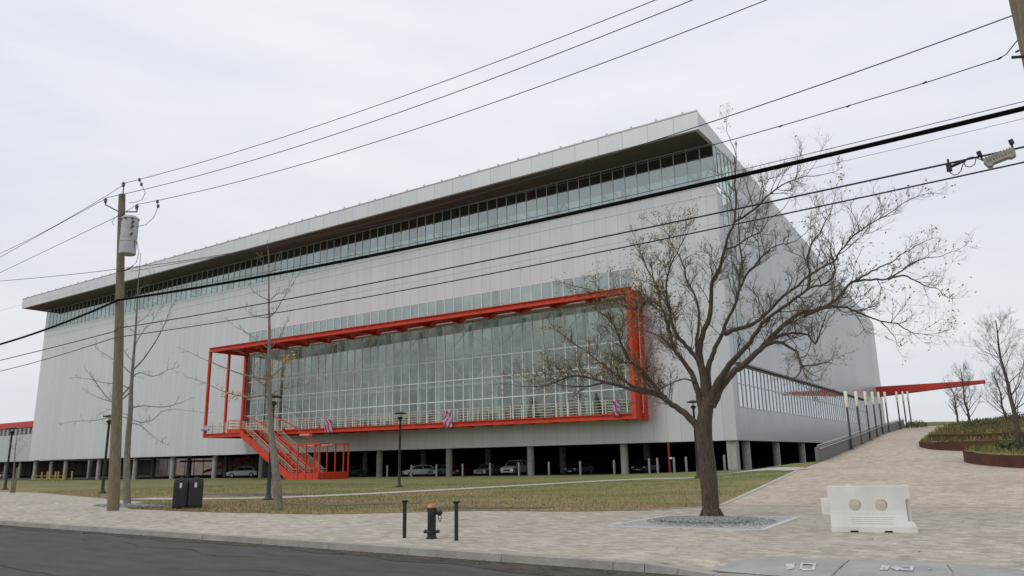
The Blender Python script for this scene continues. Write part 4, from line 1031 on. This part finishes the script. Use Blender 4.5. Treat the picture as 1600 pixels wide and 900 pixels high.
limbs = [
 # (points px, depth offset at end, r0, r1)
 ([(1103, 690), (1090, 668), (1070, 645), (1050, 632), (1035, 618), (1017, 595), (1000, 577), (982, 562), (970, 535), (962, 512), (948, 495), (925, 480)], -1.4, .14, .02),
 ([(1040, 622), (1020, 613), (1003, 608), (987, 603), (965, 587), (937, 567), (920, 552), (895, 535), (870, 515)], 1.3, .10, .015),
 ([(1025, 616), (1000, 612), (985, 608), (950, 598), (922, 590), (897, 587), (880, 592), (862, 599), (840, 604), (812, 604)], -.6, .085, .012),
 ([(945, 597), (920, 604), (900, 603), (870, 600), (845, 590)], .8, .04, .01),
 ([(1100, 655), (1094, 625), (1085, 595), (1075, 575), (1057, 550), (1047, 522), (1040, 497), (1032, 475), (1028, 450), (1012, 420), (1000, 392)], .9, .13, .015),
 ([(1032, 478), (1015, 470), (1000, 478), (985, 483), (960, 470), (930, 455), (890, 445)], 1.6, .05, .01),
 ([(1106, 632), (1103, 600), (1097, 572), (1085, 555), (1072, 540), (1060, 525), (1050, 507), (1046, 480), (1040, 455), (1046, 420), (1058, 395), (1070, 372)], -1.2, .12, .012),
 ([(1104, 610), (1094, 575), (1088, 550), (1090, 520), (1092, 490), (1085, 460), (1074, 440), (1066, 410), (1052, 385), (1040, 362), (1020, 350)], 1.9, .085, .01),
 ([(1104, 620), (1098, 585), (1093, 552), (1097, 525), (1107, 500), (1111, 470), (1112, 442), (1122, 425), (1132, 392), (1138, 368), (1148, 345), (1150, 310), (1147, 280), (1150, 245), (1140, 215)], -.8, .13, .01),
 ([(1148, 346), (1160, 340), (1184, 322), (1204, 302), (1232, 284), (1260, 276), (1290, 272)], -1.6, .045, .008),
 ([(1133, 390), (1150, 384), (1168, 372), (1188, 362), (1200, 345), (1225, 325)], 1.2, .035, .008),
 ([(1108, 615), (1106, 580), (1112, 560), (1117, 545), (1127, 525), (1133, 508), (1140, 493), (1150, 474), (1155, 455), (1162, 438), (1170, 425), (1178, 416), (1192, 400), (1206, 388), (1222, 382), (1245, 376), (1262, 360)], 1.5, .10, .01),
 ([(1156, 452), (1157, 428), (1159, 412), (1156, 382), (1154, 350), (1160, 330), (1172, 312), (1180, 290)], 2.0, .045, .008),
 ([(1133, 522), (1150, 514), (1165, 510), (1182, 503), (1200, 487), (1225, 463), (1245, 447), (1262, 432), (1282, 420), (1302, 409), (1313, 392), (1330, 372), (1350, 357), (1365, 346), (1395, 330), (1420, 312)], -1.5, .075, .009),
 ([(1110, 630), (1118, 605), (1128, 588), (1140, 570), (1153, 556), (1166, 542), (1176, 528), (1187, 512), (1195, 500), (1225, 480), (1245, 465), (1266, 450), (1290, 443), (1305, 425), (1300, 400), (1296, 380)], -2.2, .13, .012),
 ([(1262, 452), (1266, 430), (1262, 410), (1266, 385), (1280, 365), (1290, 345), (1300, 325)], .4, .045, .008),
 ([(1112, 635), (1122, 614), (1133, 596), (1145, 582), (1160, 572), (1178, 555), (1192, 541), (1207, 525), (1222, 510), (1236, 500), (1250, 490), (1275, 484), (1300, 474), (1318, 455), (1332, 441), (1360, 437), (1385, 436), (1402, 427), (1425, 412), (1450, 403), (1472, 400)], 1.6, .14, .01),
 ([(1336, 439), (1355, 428), (1375, 418), (1392, 410), (1412, 395), (1440, 380)], 2.2, .035, .008),
 ([(1388, 437), (1410, 430), (1430, 438), (1450, 448), (1465, 452), (1475, 462)], 1.2, .03, .006),
 ([(1180, 554), (1200, 536), (1212, 526), (1237, 521), (1257, 521), (1268, 530), (1275, 538), (1280, 524), (1285, 508), (1291, 492)], -1.5, .05, .012),
 ([(1190, 545), (1206, 536), (1222, 536), (1242, 547), (1248, 558), (1252, 571), (1263, 571), (1275, 570), (1290, 566)], -2.0, .06, .012),
 ([(1252, 571), (1250, 582), (1243, 589), (1237, 590)], -2.2, .03, .008),
 ([(1253, 572), (1262, 579), (1271, 586)], -2.0, .025, .008),
 ([(1255, 495), (1275, 486), (1295, 480), (1310, 479), (1323, 481), (1337, 487), (1352, 493), (1376, 502), (1400, 505), (1414, 513), (1426, 521), (1447, 522)], .8, .05, .008),
 ([(1377, 503), (1387, 514), (1398, 526)], .8, .02, .006),
 ([(1086, 596), (1070, 592), (1050, 598), (1035, 606), (1020, 618)], -.5, .03, .01),
 ([(1060, 553), (1045, 540), (1030, 525), (1010, 518), (990, 515)], 1.6, .04, .008),
]
gl = MB(); gt = MB(); lf = MB()
allp = []
for pts, dy, r0, r1 in limbs:
    n_ = len(pts); dst = [at(a, b, TY+dy*(i/(n_-1))**1.2) for i, (a, b) in enumerate(pts)]
    cv = curve(dst, 3); m_ = len(cv)
    cv = [p+Vector((random.uniform(-1, 1), random.uniform(-1, 1), random.uniform(-1, 1)))*.018*(0 < i < m_-1) for i, p in enumerate(cv)]
    cv = rel(cv, base)
    if r0 > .06:
        lm = MB(); lm.tube(cv, [(r0+(r1-r0)*(i/(m_-1))**.75)*(1-.16*min(1, 3*i/(m_-1))) for i in range(m_)], 9); lm.build('limb', bark_m, tree, smooth=True)
    else: gl.tube(cv, [r0+(r1-r0)*(i/(m_-1))**.75 for i in range(m_)], 7)
    for i in range(2, m_-1):
        f = i/m_; r_here = r0+(r1-r0)*f**.75
        if f < .22 and r0 > .08: continue
        if r0 < .035 and f < .3: continue
        px = pts[min(n_-1, i//3)][0]
        k_ = random.choices((0, 1, 2), (.12, .43, .45) if px < 1065 else (.48, .40, .12))[0]
        if pts[0] in ((1190, 545), (1252, 571), (1253, 572), (1086, 596)): k_ = random.choices((0, 1), (.7, .3))[0]
        lp = .42 if px < 1060 else .02
        if 1260 < px < 1480 and pts[0][0] > 1100: lp = .03
        for _ in range(k_):
            ln = random.uniform(.4, 1.05)*(1.0 if f < .8 else .8)
            d = rdir(cv[i+1]-cv[i], random.uniform(.5, 1.15), .28)
            twig(gt, 3 if ln > .6 else 2, cv[i], d, ln, min(.018, r_here*.6), lf, 0, lp)
    twig(gt, 3, cv[-1], (cv[-1]-cv[-2]).normalized(), .7, .010, lf, 0, .25)
gl.build('branches', bark_m, tree, smooth=True); gt.build('twigs', twig_m, tree)
for (px, py, dy, n_, s_) in ((1158, 462, 1.5, 34, .22), (1150, 470, 1.4, 12, .3), (1300, 405, -1.3, 26, .2), (1350, 400, -1.2, 40, .5), (1375, 418, 2, 34, .35), (1462, 430, 1.4, 26, .35), (1474, 460, 1.2, 16, .08), (1400, 448, 1.4, 10, .15), (1415, 450, 1.4, 8, .12), (1250, 360, 1.4, 40, .4), (1240, 455, -.5, 24, .4), (985, 425, .9, 40, .4), (960, 415, 1.2, 26, .5), (900, 500, 1.2, 40, .6), (880, 445, 1.5, 30, .6), (780, 607, -.6, 14, .3), (1135, 478, 1.4, 20, .3), (1447, 523, .8, 5, .06), (1400, 405, -1.3, 16, .3)):
    c = at(px, py, TY+dy)-Vector(base)
    for k in range(n_): leaf(lf, c+Vector((random.gauss(0, s_), random.gauss(0, s_), random.gauss(0, s_*.6))), 1, .045)
lf.build('leaves', leaf_m, tree)

def sparse_tree(name, pts, Y, r0, sides, label, group, yl=(), tw=.6, bm_=bark2_m, twl=2, up_=.15, density=1.0, cat='tree'):
    b = at(*pts[0], Y); root = empty(name, b, label, cat, group)
    cv = [p-b for p in curve([at(a, c, Y) for a, c in pts], 4)]; m_ = len(cv)
    MB().tube(cv, [max(.012, r0*(1-i/(m_-1))**1.15*.93+.008) for i in range(m_)], 9).build('trunk', bm_, root, smooth=True)
    g = MB(); tg = MB(); lf = MB()
    for sp_, dy, r in sides:
        c2 = [p-b for p in curve([at(a, c, Y+dy*i/max(1, len(sp_)-1)) for i, (a, c) in enumerate(sp_)], 3)]; k_ = len(c2)
        g.tube(c2, [r*(1-.8*i/(k_-1)) for i in range(k_)], 6)
        for i in range(1, k_-1):
            if random.random() < .75*density: twig(tg, twl-1, c2[i], rdir(c2[i+1]-c2[i], random.uniform(.5, 1.0), up_), random.uniform(.3, 1)*tw, .009, None, 0, 0)
        twig(tg, twl-1, c2[-1], (c2[-1]-c2[-2]).normalized(), tw*.7, .008, None, 0, 0)
    o_ = len(g.v); g.v += tg.v; g.f += [tuple(i+o_ for i in f) for f in tg.f]
    g.build('crown', bm_, root, smooth=True)
    for (px, py, dy, n_, s_) in yl:
        c = at(px, py, Y+dy)-b
        for k in range(n_): leaf(lf, c+Vector((random.gauss(0, s_), random.gauss(0, s_*.6), random.gauss(0, s_*.35))), 1, .06)
    if lf.v: lf.build('leaves', leafy_m, root)
    return root
GT = 'slim young street trees on the pavement and lawn'
sparse_tree('young_tree', [(199, 789), (198, 740), (200, 690), (204, 640), (205, 610), (207, 580), (211, 530), (214, 480), (217, 430), (220, 395)], 19.8, .18, [
 ([(204, 612), (185, 628), (165, 625), (147, 618), (135, 612)], -.6, .035), ([(204, 608), (185, 600), (162, 598), (140, 592), (115, 590)], 1, .035), ([(206, 600), (188, 620), (172, 625), (150, 598), (145, 590), (134, 578)], -1, .04),
 ([(206, 585), (190, 570), (172, 558), (155, 548), (148, 540)], .8, .03), ([(207, 590), (218, 582), (240, 588), (262, 578), (275, 575)], -.7, .03), ([(208, 578), (225, 560), (245, 530), (258, 505), (265, 485), (270, 478)], .9, .04),
 ([(206, 637), (225, 634), (255, 636), (280, 630), (293, 625)], -.5, .03), ([(205, 655), (222, 660), (240, 655), (262, 640), (320, 645)], .7, .025), ([(205, 655), (180, 650), (150, 657), (120, 658), (95, 662)], .5, .025), ([(205, 660), (220, 665), (235, 678), (250, 690), (262, 695)], -.7, .025),
 ([(203, 650), (190, 645), (170, 640), (145, 655)], .7, .02), ([(212, 520), (200, 510), (190, 495)], .4, .02), ([(213, 505), (228, 495), (240, 478)], .5, .02), ([(214, 490), (205, 475), (196, 462)], .4, .015), ([(211, 540), (222, 520), (240, 500), (250, 480)], -.4, .02), ([(216, 460), (224, 445), (236, 433)], .3, .012), ([(208, 565), (196, 552), (186, 535)], -.6, .02)],
 'slim bare young tree close behind the wooden utility pole', GT, twl=2, tw=.5)
t3 = sparse_tree('young_tree', [(435, 797), (433, 760), (429, 720), (424, 680), (421, 620), (420, 570), (421, 520), (420, 470), (420, 420), (418, 375)], 20.0, .20, [
 ([(421, 592), (400, 590), (370, 582), (345, 572), (320, 562), (285, 545)], -.8, .04), ([(421, 616), (395, 620), (372, 618), (345, 610), (320, 598), (290, 588)], .8, .04), ([(421, 610), (410, 600), (398, 588), (392, 575)], -.6, .03),
 ([(421, 590), (435, 580), (447, 565), (458, 555)], .6, .03), ([(421, 618), (440, 608), (460, 605), (480, 600)], -.7, .025), ([(420, 496), (405, 495), (392, 490), (382, 482)], .4, .025), ([(421, 496), (432, 485), (440, 470), (450, 455), (462, 435)], -.5, .025),
 ([(420, 469), (405, 462), (396, 455), (390, 447)], .3, .025), ([(421, 470), (435, 458), (445, 458), (455, 440)], .4, .02), ([(421, 545), (435, 530), (445, 510), (452, 495)], .7, .02), ([(421, 545), (405, 535), (390, 522), (370, 512), (360, 505)], -.7, .02),
 ([(420, 430), (412, 415), (405, 400)], .2, .012), ([(420, 430), (430, 415), (436, 402)], .2, .012), ([(422, 640), (440, 635), (455, 640), (470, 655)], .6, .02), ([(422, 640), (405, 645), (385, 660)], -.6, .02)],
 'slim young tree with a few yellow leaves in front of the red staircase', GT, yl=((365, 616, .4, 60, .32), (390, 617, .7, 26, .2), (448, 562, .6, 60, .25), (420, 590, 0, 50, .3), (455, 555, .6, 26, .25), (440, 570, .3, 26, .4), (475, 590, 0, 20, .5), (400, 545, 0, 14, .5)), twl=2, tw=.4)
# staked sapling at the far left
sp_ = sparse_tree('young_tree', [(20, 770), (22, 735), (24, 700), (27, 680), (30, 662)], 25.7, .06, [([(25, 695), (32, 685), (36, 672)], .3, .012), ([(24, 705), (15, 690), (10, 680)], -.3, .012), ([(24, 712), (33, 705), (38, 695)], .3, .012)], 'thin staked sapling at the far left edge of the pavement', GT, tw=.4)
for dx in (-.28, .25):
    g = MB(); g.tube([(dx, 0, 0), (dx*.9, 0, 1.75)], .06, 8); g.build('stake', wood_m, sp_)
# planter trees
def planter_tree(px, py, Y, H, label, seed, spread=.45, r0=.10):
    random.seed(seed); b = at(px, py, Y); b.z = mound1(b.x, b.y) if Y > 55 else mound2(b.x, b.y)
    root = empty('planter_tree', b, label, 'tree', 'bare trees in the planters'); tr = MB(); tg = MB()
    pts = [Vector((0, 0, -.2))]; q = Vector((0, 0, 0))
    n_ = 10
    for k in range(1, n_+1):
        q = Vector((q.x+random.uniform(-.09, .05), q.y+random.uniform(-.05, .05), H*.9*k/n_)); pts.append(q)
    tr.tube(pts, [r0*(1-k/(n_+1))+.012 for k in range(n_+1)], 8); tr.build('trunk', bark_m, root, smooth=True)
    br = MB()
    for k in range(2, n_):
        for j in range(3):
            a = random.uniform(0, 6.28); ln = H*spread*(1.05-k/n_)*random.uniform(.6, 1.1)+.3; d = Vector((math.cos(a), math.sin(a), random.uniform(.5, 1.3))).normalized(); c = [pts[k]]
            for s in range(5): d = (d+Vector((random.uniform(-.2, .2), random.uniform(-.2, .2), .10))).normalized(); c.append(c[-1]+d*ln/5)
            br.tube(c, [.035*(1-.8*s/5)*(1.2-k/n_) for s in range(6)], 5)
            for s in range(1, 6):
                for _ in range(1+(s > 2)): twig(tg, 2 if s > 2 else 1, c[s], rdir(c[s]-c[s-1], random.uniform(.4, .9), .2), random.uniform(.4, .9)*H/8, .008, None, 0, 0)
    br.build('branches', bark_m, root); tg.build('twigs', twig_m, root)
planter_tree(1519, 672, 72, 5.6, 'small bare tree in the upper planter in front of the tip of the red blade', 3)
planter_tree(1594, 700, 49.3, 7.9, 'taller bare tree in the lower planter at the right edge', 11, .42, .13)
planter_tree(1498, 668, 92, 4.3, 'small bare tree farthest back in the upper planter, left of the others', 5)
planter_tree(1575, 668, 84, 5.0, 'bare tree standing behind the taller tree of the right edge', 8)
random.seed(21)

# ---------------------------------------------------------------- under the building: posts, cars, gates
g0 = None
for k, (px, lab) in enumerate(zip((605, 643, 682, 723, 766, 811, 858, 907, 960, 1015, 1028, 1054, 1073, 1133), ['']*14)):
    Yq = 71.5; p = at(px, 744-.018*(px-605), Yq); z = hL(p.x, Yq)
    if g0 is None:
        g0 = MB().lathe([(.11, 0), (.11, 1.45), (.08, 1.52)], n=12).build('steel_bollard', mat('bollard_grey', (.20, .20, .195), .6), smooth=True); o = g0
    else: o = g0.copy(); C.objects.link(o)
    o.location = (p.x, Yq, z-.02); tag(o, 'plain grey steel bollard in the row in front of the parked cars under the hall', 'bollard', 'grey steel bollards under the front of the hall')
y0 = None
for k in range(8):
    Yq = 62.0; p = at(52+k*6.4, 748, Yq)
    lab = 'yellow pipe bollard in the cluster at the left end of the hall'
    if y0 is None:
        y0 = MB().lathe([(.11, 0), (.11, 1.55), (.07, 1.62)], n=12).build('yellow_bollard', yellow_m, smooth=True); o = y0
    else: o = y0.copy(); C.objects.link(o)
    o.location = (p.x, Yq+(k % 2)*1.5, hL(p.x, Yq)-.03); tag(o, lab, 'bollard', 'yellow bollards at the left end of the hall')
p = at(49, 748, 61.8); q = at(101, 748, 61.8); zz = hL(p.x, 61.8)
g = MB(); g.beam((p.x, 61.8, zz+.45), (q.x, 61.8, zz+.45), .08, .08); g.beam((p.x, 61.8, zz+.95), (q.x, 61.8, zz+.95), .08, .08)
for t in (0, .33, .66, 1): x = p.x+(q.x-p.x)*t; g.beam((x, 61.8, zz-.05), (x, 61.8, zz+.98), .08, .08)
tag(g.build('yellow_barrier_rail', yellow_m), 'yellow pipe rail in front of the cluster of yellow bollards', 'barrier')
fn = empty('panel_fence', (0, 0, 0), 'brown panel fence visible between columns under the left end of the hall', 'fence')
g = MB(); g.box(-300, -150, 118, 118.2, -1.0, 3.3); g.build('panel', mat('fence_brown', (.30, .24, .21), .9, var=.2, vscale=.5), fn)
for k in range(37): g = MB(); g.box(-300+k*4, -299.8+k*4, 117.85, 117.99, -1, 3.4); g.build('fence_post', wood_m, fn)
# red standpipe and rear red stair glimpsed below the hall
sp1 = empty('red_standpipe', (0, 0, 0), 'red painted vertical pipe with a white gauge under the right end of the hall', 'pipe')
p = at(1047, 737, 73.6); zf = hL(p.x, 73.6); g = MB(); g.lathe([(.12, 0), (.12, ZS-zf)], (p.x, 73.6, zf), 14); g.build('pipe', mat('dull_red', (.16, .014, .014), .6), sp1, smooth=True)
g = MB(); c = at(1048, 716, 73.3); g.lathe([(.1, -.1), (.16, -.05), (.16, .05), (.1, .1)], (c.x, 73.3, c.z), 12); g.build('gauge', plastic_m, sp1, smooth=True)
rs = empty('rear_red_stair', (0, 0, 0), 'red steel stair glimpsed deep under the left part of the hall', 'stair')
g = MB(); X_ = at(350, 733, 100).x; g.beam((X_-7, 100, .2), (X_+9, 100, 3.1), .3, .5); g.build('stringer', red_m, rs); g = MB(); g.beam((X_-16, 100, 2.5), (X_+2, 100, 2.5), .3, .4); g.beam((X_-12, 100, -.4), (X_-12, 100, 2.4), .3, .3); g.build('frame', red_m, rs)

def car_meshes():
    """generic hatch/saloon: nose at +x, origin on the ground under the centre"""
    Lc, Wc = 4.5, 1.8
    prof = [(-2.25, .35), (-2.22, .75), (-2.0, .95), (-1.55, 1.0), (1.0, .95), (1.75, .86), (2.15, .70), (2.25, .45), (2.2, .25), (-2.2, .25)]
    b = MB(); 
    lay = [(-.90, .86), (-.86, 1.0), (.86, 1.0), (.90, .86)]
    rings = []
    for yy, s in ((-.90, .93), (-.84, 1.0), (.84, 1.0), (.90, .93)):
        rings.append([(x*(.985 if abs(yy) > .85 else 1), yy, .25+(z-.25)*s) for x, z in prof])
    for r in rings: b.v += r
    n_ = len(prof)
    for k in range(3):
        for j in range(n_): l = (j+1) % n_; b.f.append((k*n_+j, k*n_+l, (k+1)*n_+l, (k+1)*n_+j))
    b.f.append(tuple(reversed(range(n_)))); b.f.append(tuple(3*n_+j for j in range(n_)))
    roof = MB(); rr = [(-1.35, 1.42), (-.9, 1.48), (.1, 1.46), (.45, 1.40)]
    roof.prism([(-1.35, -.62, 1.40), (-1.0, -.64, 1.47), (.15, -.64, 1.46), (.5, -.62, 1.38), (.45, -.62, 1.36), (-1.3, -.62, 1.36)], (0, 1.25, 0))
    for sx in ((-1.9, -1.35), (1.15, .45), (-.35, -.35)):
        for sy in (-1, 1): roof.beam((sx[0], sy*.80, .97), (sx[1], sy*.63, 1.38), .07, .07)
    gls = MB(); lo = [(-1.95, .80), (1.2, .80)]; 
    i = 0; gls.v = [(-1.95, -.80, .95), (1.2, -.80, .93), (1.2, .80, .93), (-1.95, .80, .95), (-1.36, -.61, 1.38), (.46, -.61, 1.37), (.46, .61, 1.37), (-1.36, .61, 1.38)]
    gls.f = [(0, 1, 5, 4), (1, 2, 6, 5), (2, 3, 7, 6), (3, 0, 4, 7), (4, 5, 6, 7)]
    return b, roof, gls
car_glass = mat('car_glass', (.02, .022, .025), .08, spec=.8)
rim_m = mat('rim', (.35, .35, .36), .35, metal=.7); light_m = mat('headlight', (.65, .67, .70), .15); tail_m = mat('taillight', (.35, .01, .01), .3)
def make_car(paint, label, loc, rz, scale=1.0, tall=1.0):
    r = empty('parked_car', loc, label, 'car', 'cars parked under the hall', rz); r.scale = (scale, scale, scale*tall)
    b, roof, gls = car_meshes()
    b.build('body', paint, r, smooth=True, bevel=.05); roof.build('roof', paint, r, bevel=.03); gls.build('window', car_glass, r)
    for x in (-1.38, 1.40):
        for s_ in (-1, 1):
            g = MB(); g.tube([(x, s_*.68, .33), (x, s_*.92, .33)], .33, 18); wh = g.build('wheel', rubber_m, r, smooth=True)
            MB().tube([(x, s_*.90, .33), (x, s_*.935, .33)], .20, 14).build('rim', rim_m, wh)
    for s_ in (-1, 1):
        MB().box(2.12, 2.24, s_*.72-.16, s_*.72+.16, .60, .74).build('headlight', light_m, r, bevel=.02)
        MB().box(-2.26, -2.14, s_*.70-.15, s_*.70+.15, .66, .88).build('taillight', tail_m, r, bevel=.02)
    MB().box(2.2, 2.27, -.5, .5, .42, .58).build('grille', black_m, r)
    MB().box(2.26, 2.28, -.26, .26, .33, .42).build('number_plate', plastic_m, r)
    return r
def paint(n, c): return mat('paint_'+n, c, .25, metal=.3, spec=.7)
cars = [((378, 747), 80, 'silver', (.45, .46, .48), 'silver people carrier parked left of the red staircase', -2.3, 1.08, 1.12),
        ((545, 746), 79, 'dark grey', (.10, .11, .12), 'dark grey car in the shade just right of the red staircase', -1.9, 1, 1),
        ((655, 746), 79, 'pale silver', (.62, .63, .65), 'pale silver saloon parked left of the second column right of the staircase', -2.2, 1, 1),
        ((692, 746), 81, 'white', (.55, .56, .57), 'white car partly hidden behind the concrete column beside the pale silver saloon', -1.7, 1, 1),
        ((722, 746), 82, 'maroon', (.20, .03, .04), 'dark maroon car in the shade between two grey bollards', -1.5, .95, 1),
        ((762, 745), 80, 'mid silver', (.40, .41, .43), 'mid silver car seen nose on under the middle of the hall', -1.45, .95, 1),
        ((806, 745), 80, 'bright white', (.72, .72, .72), 'bright white van like car left of a concrete column', -1.5, 1.0, 1.25),
        ((905, 744), 82, 'black', (.03, .035, .045), 'black car with a little silver trim right of the white van', -1.6, .95, 1),
        ((5, 748), 92, 'light silver', (.50, .51, .53), 'light silver car cut off by the left edge under the annex', -1.0, 1.05, 1),
        ((1010, 742), 84, 'charcoal', (.05, .05, .055), 'charcoal car deep in the shade beside the red standpipe', -1.55, 1, 1)]
for (px, py), Y, nm, c, lab, rz, s_, tl in cars:
    p = at(px, py, Y); make_car(paint(nm.replace(' ', '_'), c), lab, (p.x, Y, hB(p.x)-.03), rz, s_, tl)

# ---------------------------------------------------------------- far background
def hill(name, pts, Y, depth, base_, m):
    g = MB(); n_ = len(pts)
    for j in range(5):
        f = math.sin(math.pi*(j/4)); 
        for px, py in pts:
            p = at(px, py, Y); x = p.x*(Y+depth*(j-2)/2)/Y; g.v.append((x, Y+depth*(j-2)/2, base_+(p.z-base_)*max(.0, f)))
    for j in range(4):
        for k in range(n_-1): a = j*n_+k; g.f.append((a, a+1, a+n_+1, a+n_))
    return tag(g.build(name, m, smooth=True), kind='structure')
hill('distant_hill', [(1380, 668), (1430, 664), (1480, 661), (1515, 658), (1540, 654), (1570, 655), (1610, 656), (1660, 660), (1720, 668)], 420, 60, 3, mat('far_wood', (.075, .070, .068), .95, col2=(.11, .10, .095), vscale=.08))
hill('distant_hill', [(-400, 722), (-200, 716), (-60, 712), (20, 715), (60, 716), (120, 724)], 330, 60, -2, MATS['far_wood'])
# small offstage trees across the street, mirrored in the balcony glazing
for k, (x, y, h) in enumerate(((-95, -30, 19), (-78, -38, 21), (-60, -30, 18), (-42, -34, 20), (-118, -34, 19), (-20, -40, 19))):
    r = empty('evergreen_tree', (x, y, -.3), 'dark evergreen across the street behind the camera, mirrored in the glass', 'tree', 'evergreens across the street')
    MB().tube([(0, 0, 0), (0, 0, h*.7)], [.3, .1], 8).build('trunk', bark_m, r)
    g = MB()
    for j in range(1500):
        t = random.random(); rad = (1-t)*h*.28*random.uniform(.5, 1); a = random.uniform(0, 6.28); p = Vector((rad*math.cos(a), rad*math.sin(a), h*(.15+.85*t))); s = random.uniform(.3, .7)
        q = Vector((random.uniform(-1, 1), random.uniform(-1, 1), random.uniform(-.2, 1))).normalized(); tt_ = q.orthogonal().normalized()*s; u = q.cross(tt_)*.6; g.quad(p-tt_, p-u, p+tt_, p+u)
    g.build('crown', green_m, r)
